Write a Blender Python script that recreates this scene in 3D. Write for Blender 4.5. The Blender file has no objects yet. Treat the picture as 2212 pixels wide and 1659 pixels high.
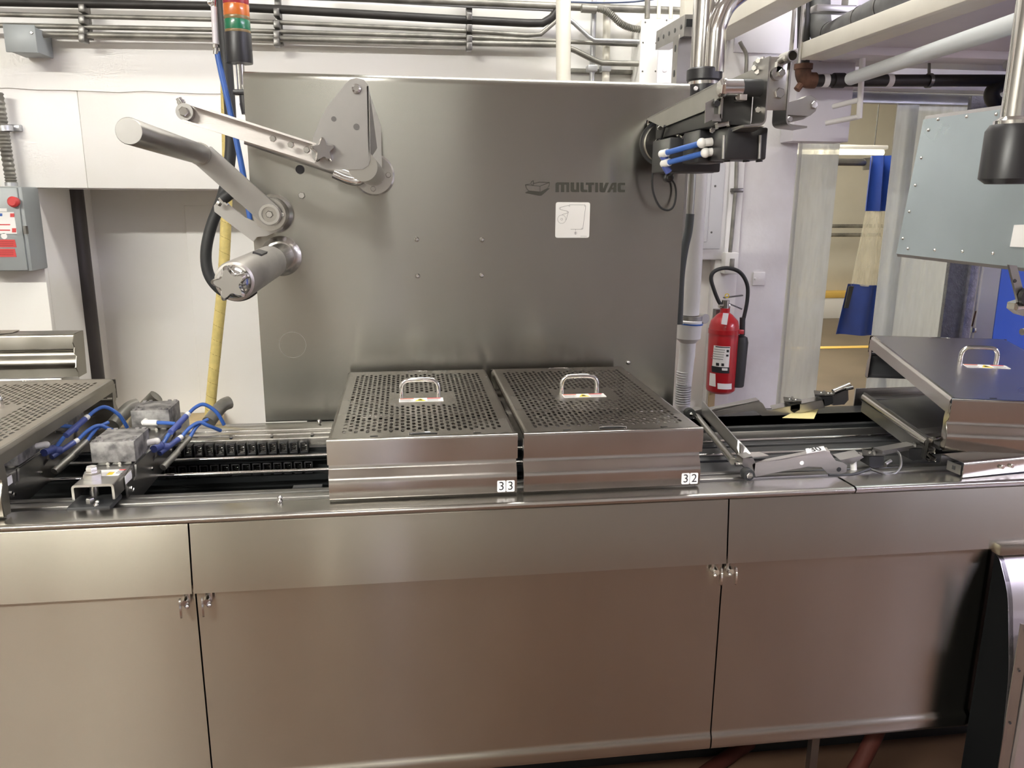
import bpy, bmesh, math, random
from mathutils import Vector, Matrix
random.seed(7)
sc = bpy.context.scene
COL = sc.collection
PI = math.pi

# ------------------------------------------------------------------ camera
W, H, F = 2212.0, 1659.0, 1700.0
_p, _y, _r = math.radians(13.178), math.radians(7.783), math.radians(0.40)
CAM = Vector((0, 0, 1.55))
FW = Vector((math.sin(_y)*math.cos(_p), math.cos(_y)*math.cos(_p), -math.sin(_p)))
RT = FW.cross(Vector((0, 0, 1))).normalized()
UP = RT.cross(FW)
RT, UP = (math.cos(_r)*RT + math.sin(_r)*UP), (-math.sin(_r)*RT + math.cos(_r)*UP)
cd = bpy.data.cameras.new('camera'); cam = bpy.data.objects.new('camera', cd); COL.objects.link(cam)
cd.sensor_fit = 'HORIZONTAL'; cd.sensor_width = 36.0; cd.lens = F/W*36.0; cd.clip_start = 0.02; cd.clip_end = 100
m = Matrix.Identity(4)
for i in range(3):
    m[i][0], m[i][1], m[i][2], m[i][3] = RT[i], UP[i], -FW[i], CAM[i]
cam.matrix_world = m
sc.camera = cam

# ------------------------------------------------------------------ world, exposure
wd = bpy.data.worlds.new('world'); sc.world = wd; wd.use_nodes = True
wd.node_tree.nodes['Background'].inputs[0].default_value = (0.9, 0.93, 1.0, 1)
wd.node_tree.nodes['Background'].inputs[1].default_value = 0.10
sc.view_settings.view_transform = 'Standard'; sc.view_settings.look = 'None'
sc.view_settings.gamma = 1.0; sc.view_settings.use_curve_mapping = False
sc.view_settings.exposure = 0.80
try:
    sc.cycles.use_denoising = True
    sc.cycles.max_bounces = 10; sc.cycles.diffuse_bounces = 5; sc.cycles.glossy_bounces = 6
    sc.cycles.transparent_max_bounces = 16; sc.cycles.sample_clamp_indirect = 6.0
except Exception:
    pass
WARM, NEUT, COOL = (1.0, 0.975, 0.90), (1.0, 0.98, 0.93), (0.80, 0.78, 1.0)
LAMP_POWER = 95.0      # emission strength of the ceiling tubes

# ------------------------------------------------------------------ helpers
def P(px, py, ax, val):
    """the spot of the place that a measured pixel shows, on a given plane"""
    d = FW + (px-W/2)/F*RT - (py-H/2)/F*UP
    i = 'xyz'.index(ax); t = (val-CAM[i])/d[i]
    return CAM + t*d
def PY(Y, *pts): return [P(a, b, 'y', Y) for a, b in pts]
def PX(X, *pts): return [P(a, b, 'x', X) for a, b in pts]
def PZ(Z, *pts): return [P(a, b, 'z', Z) for a, b in pts]
def V(*a): return Vector(a)

class MB:
    def __init__(s): s.bm = bmesh.new()
    def face(s, vs):
        try: return s.bm.faces.new(vs)
        except ValueError: return None
    def bx(s, x0, x1, y0, y1, z0, z1, bev=0, seg=2, M=None):
        t = bmesh.new(); bmesh.ops.create_cube(t, size=1)
        for v in t.verts:
            v.co = Vector(((x0+x1)/2+v.co.x*(x1-x0), (y0+y1)/2+v.co.y*(y1-y0), (z0+z1)/2+v.co.z*(z1-z0)))
        if bev: bmesh.ops.bevel(t, geom=list(t.edges), offset=bev, segments=seg, affect='EDGES', profile=0.5, clamp_overlap=True)
        return s._merge(t, M)
    def _merge(s, t, M=None):
        if M is not None: bmesh.ops.transform(t, matrix=M, verts=t.verts)
        mp = {v: s.bm.verts.new(v.co) for v in t.verts}
        for f in t.faces: s.face([mp[v] for v in f.verts])
        t.free(); return s
    def obox(s, c, u, v, w, bev=0):
        """box about c with half-axis vectors u v w"""
        t = bmesh.new(); bmesh.ops.create_cube(t, size=2)
        for q in t.verts: q.co = c + u*q.co.x + v*q.co.y + w*q.co.z
        if bev: bmesh.ops.bevel(t, geom=list(t.edges), offset=bev, segments=2, affect='EDGES', profile=0.5, clamp_overlap=True)
        return s._merge(t)
    def bar(s, a, b, w, h, up=Vector((0,0,1)), bev=0):
        d = b-a; L = d.length; d.normalize(); x = d.cross(up).normalized(); z = x.cross(d)
        return s.obox((a+b)/2, d*L/2, x*w/2, z*h/2, bev)
    def rings(s, rings, closed_ends=True, loop=False):
        R = [[s.bm.verts.new(p) for p in r] for r in rings]
        n = len(R[0]); k = len(R)
        for i in range(k if loop else k-1):
            a, b = R[i], R[(i+1) % k]
            for j in range(n): s.face([a[j], a[(j+1) % n], b[(j+1) % n], b[j]])
        if closed_ends and not loop:
            s.face(R[0][::-1]); s.face(R[-1])
        return s
    def cyl(s, a, b, r, r2=None, n=20, caps=True):
        r2 = r if r2 is None else r2
        return s.lathe(a, b-a, [(0, r), ((b-a).length, r2)], n, caps)
    def lathe(s, o, axis, prof, n=24, caps=True):
        d = axis.normalized(); x = d.orthogonal().normalized(); y = d.cross(x)
        rs = [[o+d*t+(x*math.cos(2*PI*j/n)+y*math.sin(2*PI*j/n))*max(r, 1e-5) for j in range(n)] for t, r in prof]
        return s.rings(rs, caps)
    def tube(s, pts, r, n=10, smooth=0, rfun=None):
        pts = [Vector(p) for p in pts]
        if smooth: pts = spline(pts, smooth)
        T = []
        for i in range(len(pts)):
            a = pts[max(i-1, 0)]; b = pts[min(i+1, len(pts)-1)]; T.append((b-a).normalized())
        x = T[0].orthogonal().normalized(); rs = []
        for i, p in enumerate(pts):
            x = (x - T[i]*x.dot(T[i])).normalized(); y = T[i].cross(x); rr = rfun(i) if rfun else r
            rs.append([p+(x*math.cos(2*PI*j/n)+y*math.sin(2*PI*j/n))*rr for j in range(n)])
        return s.rings(rs)
    def prism(s, poly, vec):
        a = [s.bm.verts.new(p) for p in poly]; b = [s.bm.verts.new(p+vec) for p in poly]
        s.face(a[::-1]); s.face(b); n = len(a)
        for i in range(n): s.face([a[i], a[(i+1) % n], b[(i+1) % n], b[i]])
        return s
    def ring(s, c, axis, ro, ri, h, n=28):
        d = axis.normalized(); x = d.orthogonal().normalized(); y = d.cross(x)
        def R(r, t): return [c+d*t+(x*math.cos(2*PI*j/n)+y*math.sin(2*PI*j/n))*r for j in range(n)]
        return s.rings([R(ri, 0), R(ro, 0), R(ro, h), R(ri, h)], False, True)
    def hexa(s, c, axis, r, h):
        d = axis.normalized(); return s.lathe(c, d, [(0, r), (h*.8, r), (h, r*.85)], 6)
    def ball(s, c, r, n=12):
        return s.lathe(c-V(0,0,r), V(0,0,1), [(r-r*math.cos(PI*i/8), r*math.sin(PI*i/8)) for i in range(9)], n)

def spline(p, k):
    out = []
    for i in range(len(p)-1):
        a, b, c, d = p[max(i-1, 0)], p[i], p[i+1], p[min(i+2, len(p)-1)]
        for j in range(k):
            t = j/k
            out.append(.5*((2*b)+(c-a)*t+(2*a-5*b+4*c-d)*t*t+(3*b-a-3*c+d)*t**3))
    out.append(p[-1].copy()); return out
def fillet(pts, r, seg=4, closed=False):
    """round the corners of a 2D polyline"""
    out = []; n = len(pts)
    for i in range(n):
        if not closed and i in (0, n-1): out.append(Vector(pts[i])); continue
        a, b, c = Vector(pts[i-1]), Vector(pts[i]), Vector(pts[(i+1) % n])
        u, v = a-b, c-b; rr = min(r, u.length*.45, v.length*.45)
        p0, p1 = b+u.normalized()*rr, b+v.normalized()*rr
        for k in range(seg+1):
            t = k/seg; out.append(p0*(1-t)**2+b*2*t*(1-t)+p1*t*t)
    return out
def offset(poly, d):
    """offset an open 2D polyline to its left"""
    out = []
    for i in range(len(poly)):
        a = poly[max(i-1, 0)]; b = poly[i]; c = poly[min(i+1, len(poly)-1)]
        t = ((b-a).normalized() if i else (c-b).normalized()) + ((c-b).normalized() if i < len(poly)-1 else (b-a).normalized())
        t.normalize(); nn = Vector((-t.y, t.x)); out.append(b+nn*d)
    return out
def sheet(mb, prof, th, x0, x1):
    """bent sheet: 2D profile (y,z) extruded along X"""
    pr = [Vector(p) for p in prof]; off = offset(pr, th)
    poly = [V(x0, p.x, p.y) for p in pr] + [V(x0, p.x, p.y) for p in off[::-1]]
    # side faces as quads to stay clean
    n = len(pr); A = [mb.bm.verts.new(p) for p in poly]; B = [mb.bm.verts.new(p+V(x1-x0, 0, 0)) for p in poly]
    k = len(A)
    for i in range(k): mb.face([A[i], A[(i+1) % k], B[(i+1) % k], B[i]])
    for i in range(n-1):
        mb.face([A[i], A[k-1-i], A[k-2-i], A[i+1]]); mb.face([B[i], B[i+1], B[k-2-i], B[k-1-i]])
    return mb

def top(o):
    while o.parent: o = o.parent
    return o
def obj(name, mb, mat, parent=None, label=None, local=False, sharp=32):
    me = bpy.data.meshes.new(name)
    bmesh.ops.recalc_face_normals(mb.bm, faces=mb.bm.faces)
    if parent is not None and not local:
        bmesh.ops.translate(mb.bm, verts=mb.bm.verts, vec=-top(parent).location)
    loc = Vector((0, 0, 0))
    if parent is None and not local and len(mb.bm.verts):
        xs = [v.co for v in mb.bm.verts]
        loc = V((min(c.x for c in xs)+max(c.x for c in xs))/2, (min(c.y for c in xs)+max(c.y for c in xs))/2, min(c.z for c in xs))
        bmesh.ops.translate(mb.bm, verts=mb.bm.verts, vec=-loc)
    mb.bm.to_mesh(me); mb.bm.free()
    me.shade_smooth(); me.set_sharp_from_angle(angle=math.radians(sharp))
    me.materials.append(mat)
    o = bpy.data.objects.new(name, me); COL.objects.link(o); o.location = loc
    if parent is not None: o.parent = parent
    if label: o['label'] = label
    return o
def tag(o, label, cat, group=None, kind=None):
    if label: o['label'] = label
    if cat: o['category'] = cat
    if group: o['group'] = group
    if kind: o['kind'] = kind
    return o
def thing(name, label, cat, loc, group=None, rot=None):
    o = bpy.data.objects.new(name, None); COL.objects.link(o); o.location = loc; o.empty_display_size = .05
    if rot: o.rotation_euler = rot
    return tag(o, label, cat, group)
def struct(name, mb, mat, label=None, parent=None):
    o = obj(name, mb, mat, parent)
    if parent is None: o['kind'] = 'structure'
    if label: o['label'] = label
    return o
def text_mesh(mb, s, size, o, ux, uz, th=.0004, bold=0.0):
    cu = bpy.data.curves.new('t', 'FONT'); cu.body = s; cu.size = size; cu.offset = bold; cu.align_x = 'CENTER'; cu.align_y = 'CENTER'
    t = bpy.data.objects.new('t', cu); COL.objects.link(t)
    bpy.context.view_layer.update()
    ev = t.evaluated_get(bpy.context.evaluated_depsgraph_get()); me = ev.to_mesh()
    n = ux.cross(uz).normalized()
    vs = [mb.bm.verts.new(o+ux*v.co.x+uz*v.co.y+n*th) for v in me.vertices]
    for f in me.polygons: mb.face([vs[i] for i in f.vertices])
    ev.to_mesh_clear(); bpy.data.objects.remove(t); bpy.data.curves.remove(cu)
def stroke(mb, a, b, w, n, th=.0005):
    d = (b-a).normalized(); x = d.cross(n).normalized()*w/2
    mb.prism([a+x, b+x, b-x, a-x], n*th)
def rrect(c, u, v, hw, hh, r, seg=4):
    pts = fillet([(-hw, -hh), (hw, -hh), (hw, hh), (-hw, hh)], r, seg, True)
    return [c+u*p.x+v*p.y for p in pts]

# ------------------------------------------------------------------ materials
MATS = {}
def mat(name, col, metal=0.0, rough=.5, var=0.0, vscale=8, col2=None, stretch=(1,1,1), bump=0.0, bscale=60, aniso=0.0,
        tangent=None, rvar=0.0, emit=None, estr=0.0, alpha=1.0, spec=None, trans=0.0, coat=0.0, coords='Object', detail=4):
    m = bpy.data.materials.new(name); m.use_nodes = True; nt = m.node_tree; b = nt.nodes['Principled BSDF']; L = nt.links.new
    b.inputs['Base Color'].default_value = (*col, 1); b.inputs['Metallic'].default_value = metal; b.inputs['Roughness'].default_value = rough
    if spec is not None: b.inputs['Specular IOR Level'].default_value = spec
    if trans: b.inputs['Transmission Weight'].default_value = trans
    if coat: b.inputs['Coat Weight'].default_value = coat
    if alpha < 1: b.inputs['Alpha'].default_value = alpha
    if emit: b.inputs['Emission Color'].default_value = (*emit, 1); b.inputs['Emission Strength'].default_value = estr
    tc = nt.nodes.new('ShaderNodeTexCoord'); mp = nt.nodes.new('ShaderNodeMapping'); L(tc.outputs[coords], mp.inputs[0]); mp.inputs['Scale'].default_value = stretch
    if var or rvar:
        nz = nt.nodes.new('ShaderNodeTexNoise'); nz.inputs['Scale'].default_value = vscale; nz.inputs['Detail'].default_value = detail
        L(mp.outputs[0], nz.inputs['Vector'])
        if var:
            rp = nt.nodes.new('ShaderNodeValToRGB'); c2 = col2 or tuple(c*(1-var) for c in col)
            rp.color_ramp.elements[0].color = (*c2, 1); rp.color_ramp.elements[1].color = (*col, 1)
            rp.color_ramp.elements[0].position = .35; rp.color_ramp.elements[1].position = .62
            L(nz.outputs['Fac'], rp.inputs[0]); L(rp.outputs[0], b.inputs['Base Color'])
        if rvar:
            mr = nt.nodes.new('ShaderNodeMapRange'); mr.inputs['From Min'].default_value = .3; mr.inputs['From Max'].default_value = .7
            mr.inputs['To Min'].default_value = max(rough-rvar, .02); mr.inputs['To Max'].default_value = rough+rvar
            L(nz.outputs['Fac'], mr.inputs[0]); L(mr.outputs[0], b.inputs['Roughness'])
    if bump:
        n2 = nt.nodes.new('ShaderNodeTexNoise'); n2.inputs['Scale'].default_value = bscale; n2.inputs['Detail'].default_value = 3
        L(mp.outputs[0], n2.inputs['Vector']); bp = nt.nodes.new('ShaderNodeBump'); bp.inputs['Strength'].default_value = bump; bp.inputs['Distance'].default_value = .01
        L(n2.outputs['Fac'], bp.inputs['Height']); L(bp.outputs[0], b.inputs['Normal'])
    if aniso:
        b.inputs['Anisotropic'].default_value = aniso
        if tangent:
            cb = nt.nodes.new('ShaderNodeCombineXYZ')
            for i in range(3): cb.inputs[i].default_value = tangent[i]
            L(cb.outputs[0], b.inputs['Tangent'])
    MATS[name] = m; return m
STEEL = (.43, .405, .345)
M_cover = mat('brushed_cover_steel', STEEL, 1, .24, .06, 3, rvar=.02, stretch=(1, 1, .3), aniso=.95, tangent=(0, 0, 1))
M_panel = mat('brushed_panel_steel', (.42, .415, .375), 1, .23, .05, 2.5, rvar=.02, stretch=(1.5, 1, .4), aniso=.9, tangent=(0, 0, 1))
M_box = mat('polished_cover_steel', (.54, .515, .48), 1, .17, .08, 6, rvar=.05, aniso=.3, tangent=(0, 0, 1))
M_boxd = mat('dusty_cover_steel', (.34, .32, .28), 1, .38, .18, 9, rvar=.1)
M_top = mat('cover_top_steel', (.50, .48, .44), 1, .25, .10, 6, rvar=.04)
M_steel = mat('stainless', (.54, .525, .49), 1, .25, .05, 5, rvar=.015)
M_satin = mat('satin_stainless', (.43, .42, .40), 1, .34, .08, 14)
M_chrome = mat('polished_stainless', (.70, .69, .67), 1, .12)
M_dsteel = mat('dark_steel', (.20, .195, .185), .9, .35, .2, 12)
M_alu = mat('brushed_aluminium', (.64, .61, .58), 1, .45, .10, 5, stretch=(1, 1, 8), bump=.05, bscale=90)
M_cast = mat('weathered_cast_aluminium', (.36, .35, .335), .5, .6, .5, 45, col2=(.13, .125, .125), bump=.15, bscale=70)
M_galv = mat('galvanised_steel', (.56, .57, .58), .75, .42, .2, 9)
M_cond = mat('conduit_grey', (.30, .29, .255), .55, .45, .45, 12)
M_wall = mat('white_wall_paint', (.87, .86, .83), 0, .42, .08, 1.6, col2=(.83, .81, .75), bump=.06, bscale=7)
M_wallr = mat('rough_white_wall', (.80, .79, .77), 0, .5, .12, 4, col2=(.70, .68, .64), bump=.25, bscale=14)
M_wcol = mat('painted_column', (.80, .79, .79), 0, .5, .10, 5, col2=(.72, .70, .69), bump=.2, bscale=20)
M_white = mat('white_plastic', (.80, .79, .76), 0, .4)
M_pipewhite = mat('white_painted_pipe', (.80, .77, .67), 0, .4, .06, 8)
M_pvc = mat('white_pvc', (.78, .77, .77), 0, .32)
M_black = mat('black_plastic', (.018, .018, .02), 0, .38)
M_rub = mat('black_rubber', (.022, .023, .024), 0, .55)
M_blackpipe = mat('black_pipe', (.035, .033, .03), .2, .5, .4, 9)
M_rust = mat('rusted_iron', (.17, .085, .055), .3, .75, .5, 25)
M_niche = mat('dark_iron_pipe', (.07, .062, .058), .5, .45, .45, 6, stretch=(1, 1, .4))
M_blue = mat('blue_air_hose', (.04, .12, .42), 0, .35)
M_bluep = mat('blue_fitting', (.07, .10, .32), 0, .4)
M_yel = mat('yellow_hose', (.66, .53, .19), 0, .5, .15, 60, bump=.1, bscale=300)
M_yline = mat('yellow_paint', (.75, .50, .12), 0, .6)
M_red = mat('red_enamel', (.42, .014, .02), 0, .28, coat=.4)
M_redlab = mat('red_label', (.60, .05, .05), 0, .5)
M_grey = mat('grey_enamel', (.30, .325, .325), .1, .42, .06, 8)
M_greyl = mat('light_grey_enamel', (.52, .52, .53), 0, .45)
M_label = mat('white_label', (.85, .84, .82), 0, .4)
M_ink = mat('black_ink', (.02, .02, .022), 0, .5)
M_logo = mat('etched_dark_print', (.055, .055, .045), .3, .5)
M_dim = mat('diagram_line', (.22, .22, .22), 0, .5)
M_tri = mat('warning_yellow', (.85, .65, .03), 0, .45)
M_lred = mat('red_lens', (.30, .02, .035), 0, .25, coat=.3)
M_lor = mat('orange_lens', (.55, .14, .02), 0, .25, coat=.3)
M_lgr = mat('green_lens', (.012, .15, .07), 0, .25, coat=.3)
M_lcl = mat('amber_clear_ring', (.20, .14, .06), 0, .25)
M_pit = mat('black_machine_interior', (.018, .020, .021), .2, .35, .3, 10)
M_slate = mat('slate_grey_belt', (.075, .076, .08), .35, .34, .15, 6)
M_floor = mat('red_brown_floor', (.125, .072, .046), 0, .30, .25, 2.2, col2=(.085, .048, .032), bump=.04, bscale=40)
M_floor2 = mat('tan_floor', (.15, .115, .08), 0, .5, .2, 1.6)
M_ceil = mat('ceiling_white', (.66, .65, .62), 0, .7)
M_hall = mat('grey_hall_cladding', (.42, .41, .375), 0, .6, .1, 2)
M_far = mat('cream_far_wall', (.62, .59, .50), 0, .6, .08, 2)
M_tarp = mat('blue_tarp', (.018, .05, .27), 0, .42, .15, 6, bump=.1, bscale=9)
M_lil = mat('lilac_white_board', (.74, .72, .76), 0, .45, .06, 4)
M_wood = mat('wood_strip', (.52, .40, .22), 0, .6, .25, 12, stretch=(1, 1, .2))
M_paper = mat('yellow_paper', (.80, .70, .33), 0, .7)
M_hmi = mat('control_box_steel', (.45, .52, .55), .75, .32, .07, 4, rvar=.05)
def vinyl(name, a, col):
    m = bpy.data.materials.new(name); m.use_nodes = True; nt = m.node_tree; L = nt.links.new; nt.nodes.clear()
    out = nt.nodes.new('ShaderNodeOutputMaterial'); mx = nt.nodes.new('ShaderNodeMixShader'); tr = nt.nodes.new('ShaderNodeBsdfTransparent')
    pb = nt.nodes.new('ShaderNodeBsdfPrincipled'); pb.inputs['Base Color'].default_value = (*col, 1); pb.inputs['Roughness'].default_value = .18
    tc = nt.nodes.new('ShaderNodeTexCoord'); mp = nt.nodes.new('ShaderNodeMapping'); mp.inputs['Scale'].default_value = (9, 9, 1.2); nz = nt.nodes.new('ShaderNodeTexNoise'); nz.inputs['Scale'].default_value = 3
    L(tc.outputs['Object'], mp.inputs[0]); L(mp.outputs[0], nz.inputs['Vector'])
    mr = nt.nodes.new('ShaderNodeMapRange'); mr.inputs['From Min'].default_value = .3; mr.inputs['From Max'].default_value = .7
    mr.inputs['To Min'].default_value = a-.12; mr.inputs['To Max'].default_value = a+.1
    L(nz.outputs['Fac'], mr.inputs[0]); tl = nt.nodes.new('ShaderNodeBsdfTranslucent'); tl.inputs[0].default_value = (*col, 1); m2 = nt.nodes.new('ShaderNodeMixShader'); m2.inputs[0].default_value = .28; L(pb.outputs[0], m2.inputs[1]); L(tl.outputs[0], m2.inputs[2])
    L(mr.outputs[0], mx.inputs[0]); L(tr.outputs[0], mx.inputs[1]); L(m2.outputs[0], mx.inputs[2]); L(mx.outputs[0], out.inputs[0])
    return m
M_strip = vinyl('hazy_strip_vinyl', .74, (.88, .90, .88))
M_clear = vinyl('clear_curtain_vinyl', .32, (.72, .68, .56))
def emis(name, col, s): return mat(name, (.9, .9, .9), 0, .5, emit=col, estr=s)
M_tubeW = emis('warm_tube', WARM, LAMP_POWER); M_tubeN = emis('wall_fill_tube', NEUT, LAMP_POWER*.22); M_tubeC = emis('cool_tube', COOL, LAMP_POWER*.8); M_tubeL = emis('fill_tube', NEUT, LAMP_POWER*.12); M_tubeK = emis('faint_wall_fill', NEUT, LAMP_POWER*.006); M_tubeV = emis('violet_tube', (.86, .82, 1.0), 30.0); M_tubeA = emis('side_tube', WARM, LAMP_POWER*1.35); M_tubeD = emis('dim_tube', NEUT, LAMP_POWER*.42)  # the N, L and K tubes serve the added fill lamps
M_tubeF = emis('far_room_tube', (1.0, .90, .60), 5.0); M_tubeFar = emis('far_room_panel', (1.0, .95, .84), LAMP_POWER*.36)

# ================================================================== the room
YW = 3.40                       # back wall
ZL = 1.947                      # underside of the upper wall band
mb = MB(); mb.bx(-4.5, 6.5, -6.6, YW+.7, -.06, 0); struct('floor', mb, M_floor, 'red-brown sealed floor of the packing hall')
mb = MB(); mb.bx(-4.5, 6.5, -6.6, YW+.8, 3.6, 3.7); struct('ceiling', mb, M_ceil, 'plain white ceiling above the machine')
mb = MB(); mb.bx(-4.6, -4.5, -6.6, YW+.7, 0, 3.6); struct('wall_left', mb, M_hall, 'grey hall wall beyond the frame')
mb = MB(); mb.bx(6.5, 6.6, -6.6, 11, 0, 3.6); struct('wall_right', mb, M_hall, 'grey hall wall on the far side')
mb = MB(); mb.bx(-4.5, 6.5, -6.7, -6.6, 0, 3.6); struct('wall_front', mb, M_hall, 'grey hall wall behind the viewer')
NX0, NX1, NZ = -1.43, 0.45, 1.583
wb = obj('wall_back', MB().bx(-4.5, 1.36, YW+.03, YW+.25, 1.58, 3.6).bx(NX1, 1.36, YW+.03, YW+.25, 0, 1.58).bx(-4.5, NX0-.101, YW+.03, YW+.25, 0, 1.58), M_wall)
wb['kind'] = 'structure'; wb['label'] = 'white painted back wall with overlapping boards'
# boards: lower ones meet at a joint, the upper band laps over them with a wavy lower edge
def board(x0, x1, z0, z1, y0=YW, y1=YW+.03):
    obj('wall_board', MB().bx(x0, x1, y0, y1, z0, z1, .003), M_wall, wb)
board(-4.5, -1.2325, NZ, ZL+.02); board(-1.2315, NX1, NZ, ZL+.02, YW-.002); board(-4.5, NX0, 0, NZ-.002); board(NX1, 1.36, 0, ZL)
mb = MB(); n = 60; rs = []
for i in range(n+1):
    x = -4.5+(1.36+4.5)*i/n; w = ZL+.0025*math.sin(i*2.3)+.002*math.sin(i*5.1+1)
    rs.append([V(x, YW-.008, w), V(x, YW+.031, w), V(x, YW+.031, 3.6), V(x, YW-.008, 3.6)])
obj('wall_board', mb.rings(rs), M_wall, wb, 'upper board lapping over the lower ones')
nb = obj('wall_niche', MB().bx(NX0-.1, NX1+.1, YW+.57, YW+.67, 0, NZ+.1).bx(NX0-.1, NX0, YW+.03, YW+.57, 0, NZ).bx(NX1, NX1+.1, YW+.25, YW+.57, 0, NZ)
         .bx(NX0-.1, NX1+.1, YW+.25, YW+.57, NZ, NZ+.1), M_wall)
nb['kind'] = 'structure'; nb['label'] = 'tall white recess in the back wall'
obj('wall_board', MB().bx(-1.02, NX1, YW+.562, YW+.57, 0, NZ-.07, .002), M_wall, nb)
# lamp fixtures (assumed ceiling lamps of the hall, plus added fill lamps)
def lamp(x, y, m, label, length=2.4, zc=3.6, alongx=False):
    t = thing('ceiling_lamp', label, 'lamp', (x, y, zc-.09), 'ceiling lamps of the hall')
    a, b = (length/2, .15) if alongx else (.15, length/2)
    obj('housing', MB().bx(x-a, x+a, y-b, y+b, zc-.06, zc, .01), M_white, t)
    obj('diffuser', MB().bx(x-a+.02, x+a-.02, y-b+.02, y+b-.02, zc-.085, zc-.06, .008), m, t)
for x, y, m, al, ln, nm in ((-2.9, -1.9, M_tubeA, True, 2.8, 'warm long ceiling lamp crosswise at the far left of the hall'), (-.35, -4.6, M_tubeL, True, 2.0, 'added ceiling fill lamp behind the viewer'),  # second one is an added fill lamp
                     (4.7, -1.5, M_tubeC, True, 2.4, 'cool long ceiling lamp crosswise at the right of the hall'), (5.6, -.6, M_tubeC, False, 2.4, 'cool violet ceiling lamp far right of the hall'),
                     (-.25, .15, M_tubeL, False, 1.0, 'small added lamp over the aisle, lighting the unseen drum'), (-1.9, 1.9, M_tubeK, True, 2.4, 'long added lamp washing the wall at the left'), (.75, 2.4, M_tubeN, True, 1.8, 'long added lamp washing the wall behind the panel')):  # all three added: one lights the drum, two wash the back wall
    lamp(x, y, m, nm, ln, 3.5, al)
# right-hand part of the back wall: pilaster, doorway, head
XJ = 1.715
pl = obj('wall_back_right', MB().bx(1.36, XJ, YW-.02, YW+.30, 0, 3.6, .004), M_wcol); pl['kind'] = 'structure'; pl['label'] = 'rough white pier beside the doorway'
c1 = P(1590, 560, 'y', YW-.02)
mb = MB(); mb.bx(1.36, c1.x, YW-.045, YW-.02, 0, 2.0, .004); obj('wall_board', mb, M_wallr, pl)
DX1 = P(2092, 650, 'y', 3.75).x
mb = MB(); mb.bx(XJ, 6.5, YW+.30, YW+.42, 2.08, 3.6).bx(DX1, 6.5, YW+.30, YW+.42, 0, 2.08); q = struct('wall_back_doorway', mb, M_lil, 'pale wall around and above the curtained doorway')
for i in range(3):
    obj('wall_board', MB().bx(DX1+.01, 3.4, YW+.285, YW+.30, i*.62+.02, i*.62+.63, .002), M_lil, q)
# far room seen through the doorway
mb = MB(); mb.bx(.2, 6.5, YW+.42, 11, -.06, 0); struct('floor_far_room', mb, M_floor2, 'tan concrete floor of the next room')
fw_ = struct('wall_far_room', MB().bx(.2, 6.5, 10.2, 10.3, 0, 3.6), M_far, 'cream wall at the far end of the next room')
struct('wall_far_room_side', MB().bx(.1, .2, YW+.42, 10.3, 0, 3.6), M_far, 'cream side wall of the next room')
struct('ceiling_far_room', MB().bx(.2, 6.5, YW+.42, 10.3, 3.3, 3.4), M_ceil, 'ceiling of the next room')
def lineY(name, label, cat, y0, y1, z0, z1, x0, x1, m): return tag(obj(name, MB().bx(x0, x1, y0, y1, z0, z1, .004), m), label, cat)
a = P(1850, 750, 'z', 0.0)
lineY('floor_marking', 'yellow stripe painted across the tan floor of the next room', 'floor marking', a.y-.06, a.y+.06, .0, .006, 1.5, 6, M_yline)
lineY('floor_kerb', 'yellow topped kerb along the far cream wall', 'kerb', 10.0, 10.2, .0, .28, 1.5, 6.4, M_label)
lineY('kerb_stripe', 'yellow band on top of the far kerb', 'stripe', 9.99, 10.2, .28, .36, 1.5, 6.4, M_yline)
for i, py in enumerate((489, 508)):
    a, b = P(1780, py, 'y', 9.9), P(2000, py-1, 'y', 9.9)
    tag(obj('wall_pipe', MB().cyl(a-V(.8,0,0), b, .025, n=10), M_cond), ('thin grey pipe on the far cream wall, upper of two', 'thin grey pipe on the far cream wall, lower of two')[i], 'pipe')
a, b = P(1690, 348, 'y', 6.4), P(1930, 352, 'y', 6.4)
tag(obj('curtain_rail', MB().cyl(a, b, .03, n=12).cyl(P(1880, 340, 'y', 6.4), P(1880, 366, 'y', 6.4), .06), M_dsteel), 'dark horizontal rail holding the blue curtain in the next room', 'rail')
a, b = P(1704, 328, 'y', 7.4), P(1908, 330, 'y', 7.4)
t = thing('tube_lamp', 'glowing tube lamp hanging in the next room', 'lamp', (a+b)/2)
obj('tube', MB().cyl(a, b, .022, n=12), M_tubeF, t); obj('hanger', MB().cyl(a+V(.1, 0, .05), V(a.x+.1, a.y, 3.3), .006, n=8).cyl(b+V(-.1, 0, .05), V(b.x-.1, b.y, 3.3), .006, n=8), M_dsteel, t); obj('reflector', MB().bx(a.x, b.x, a.y-.08, a.y+.08, a.z+.03, a.z+.07, .01), M_white, t)
lamp(3.2, 6.6, M_tubeFar, 'long ceiling lamp of the next room, beyond the strip curtain', 3.0, 3.3)
lamp(2.2, 9.0, M_tubeFar, 'long ceiling lamp of the next room, close to the far wall', 2.2, 3.3, True)
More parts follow.
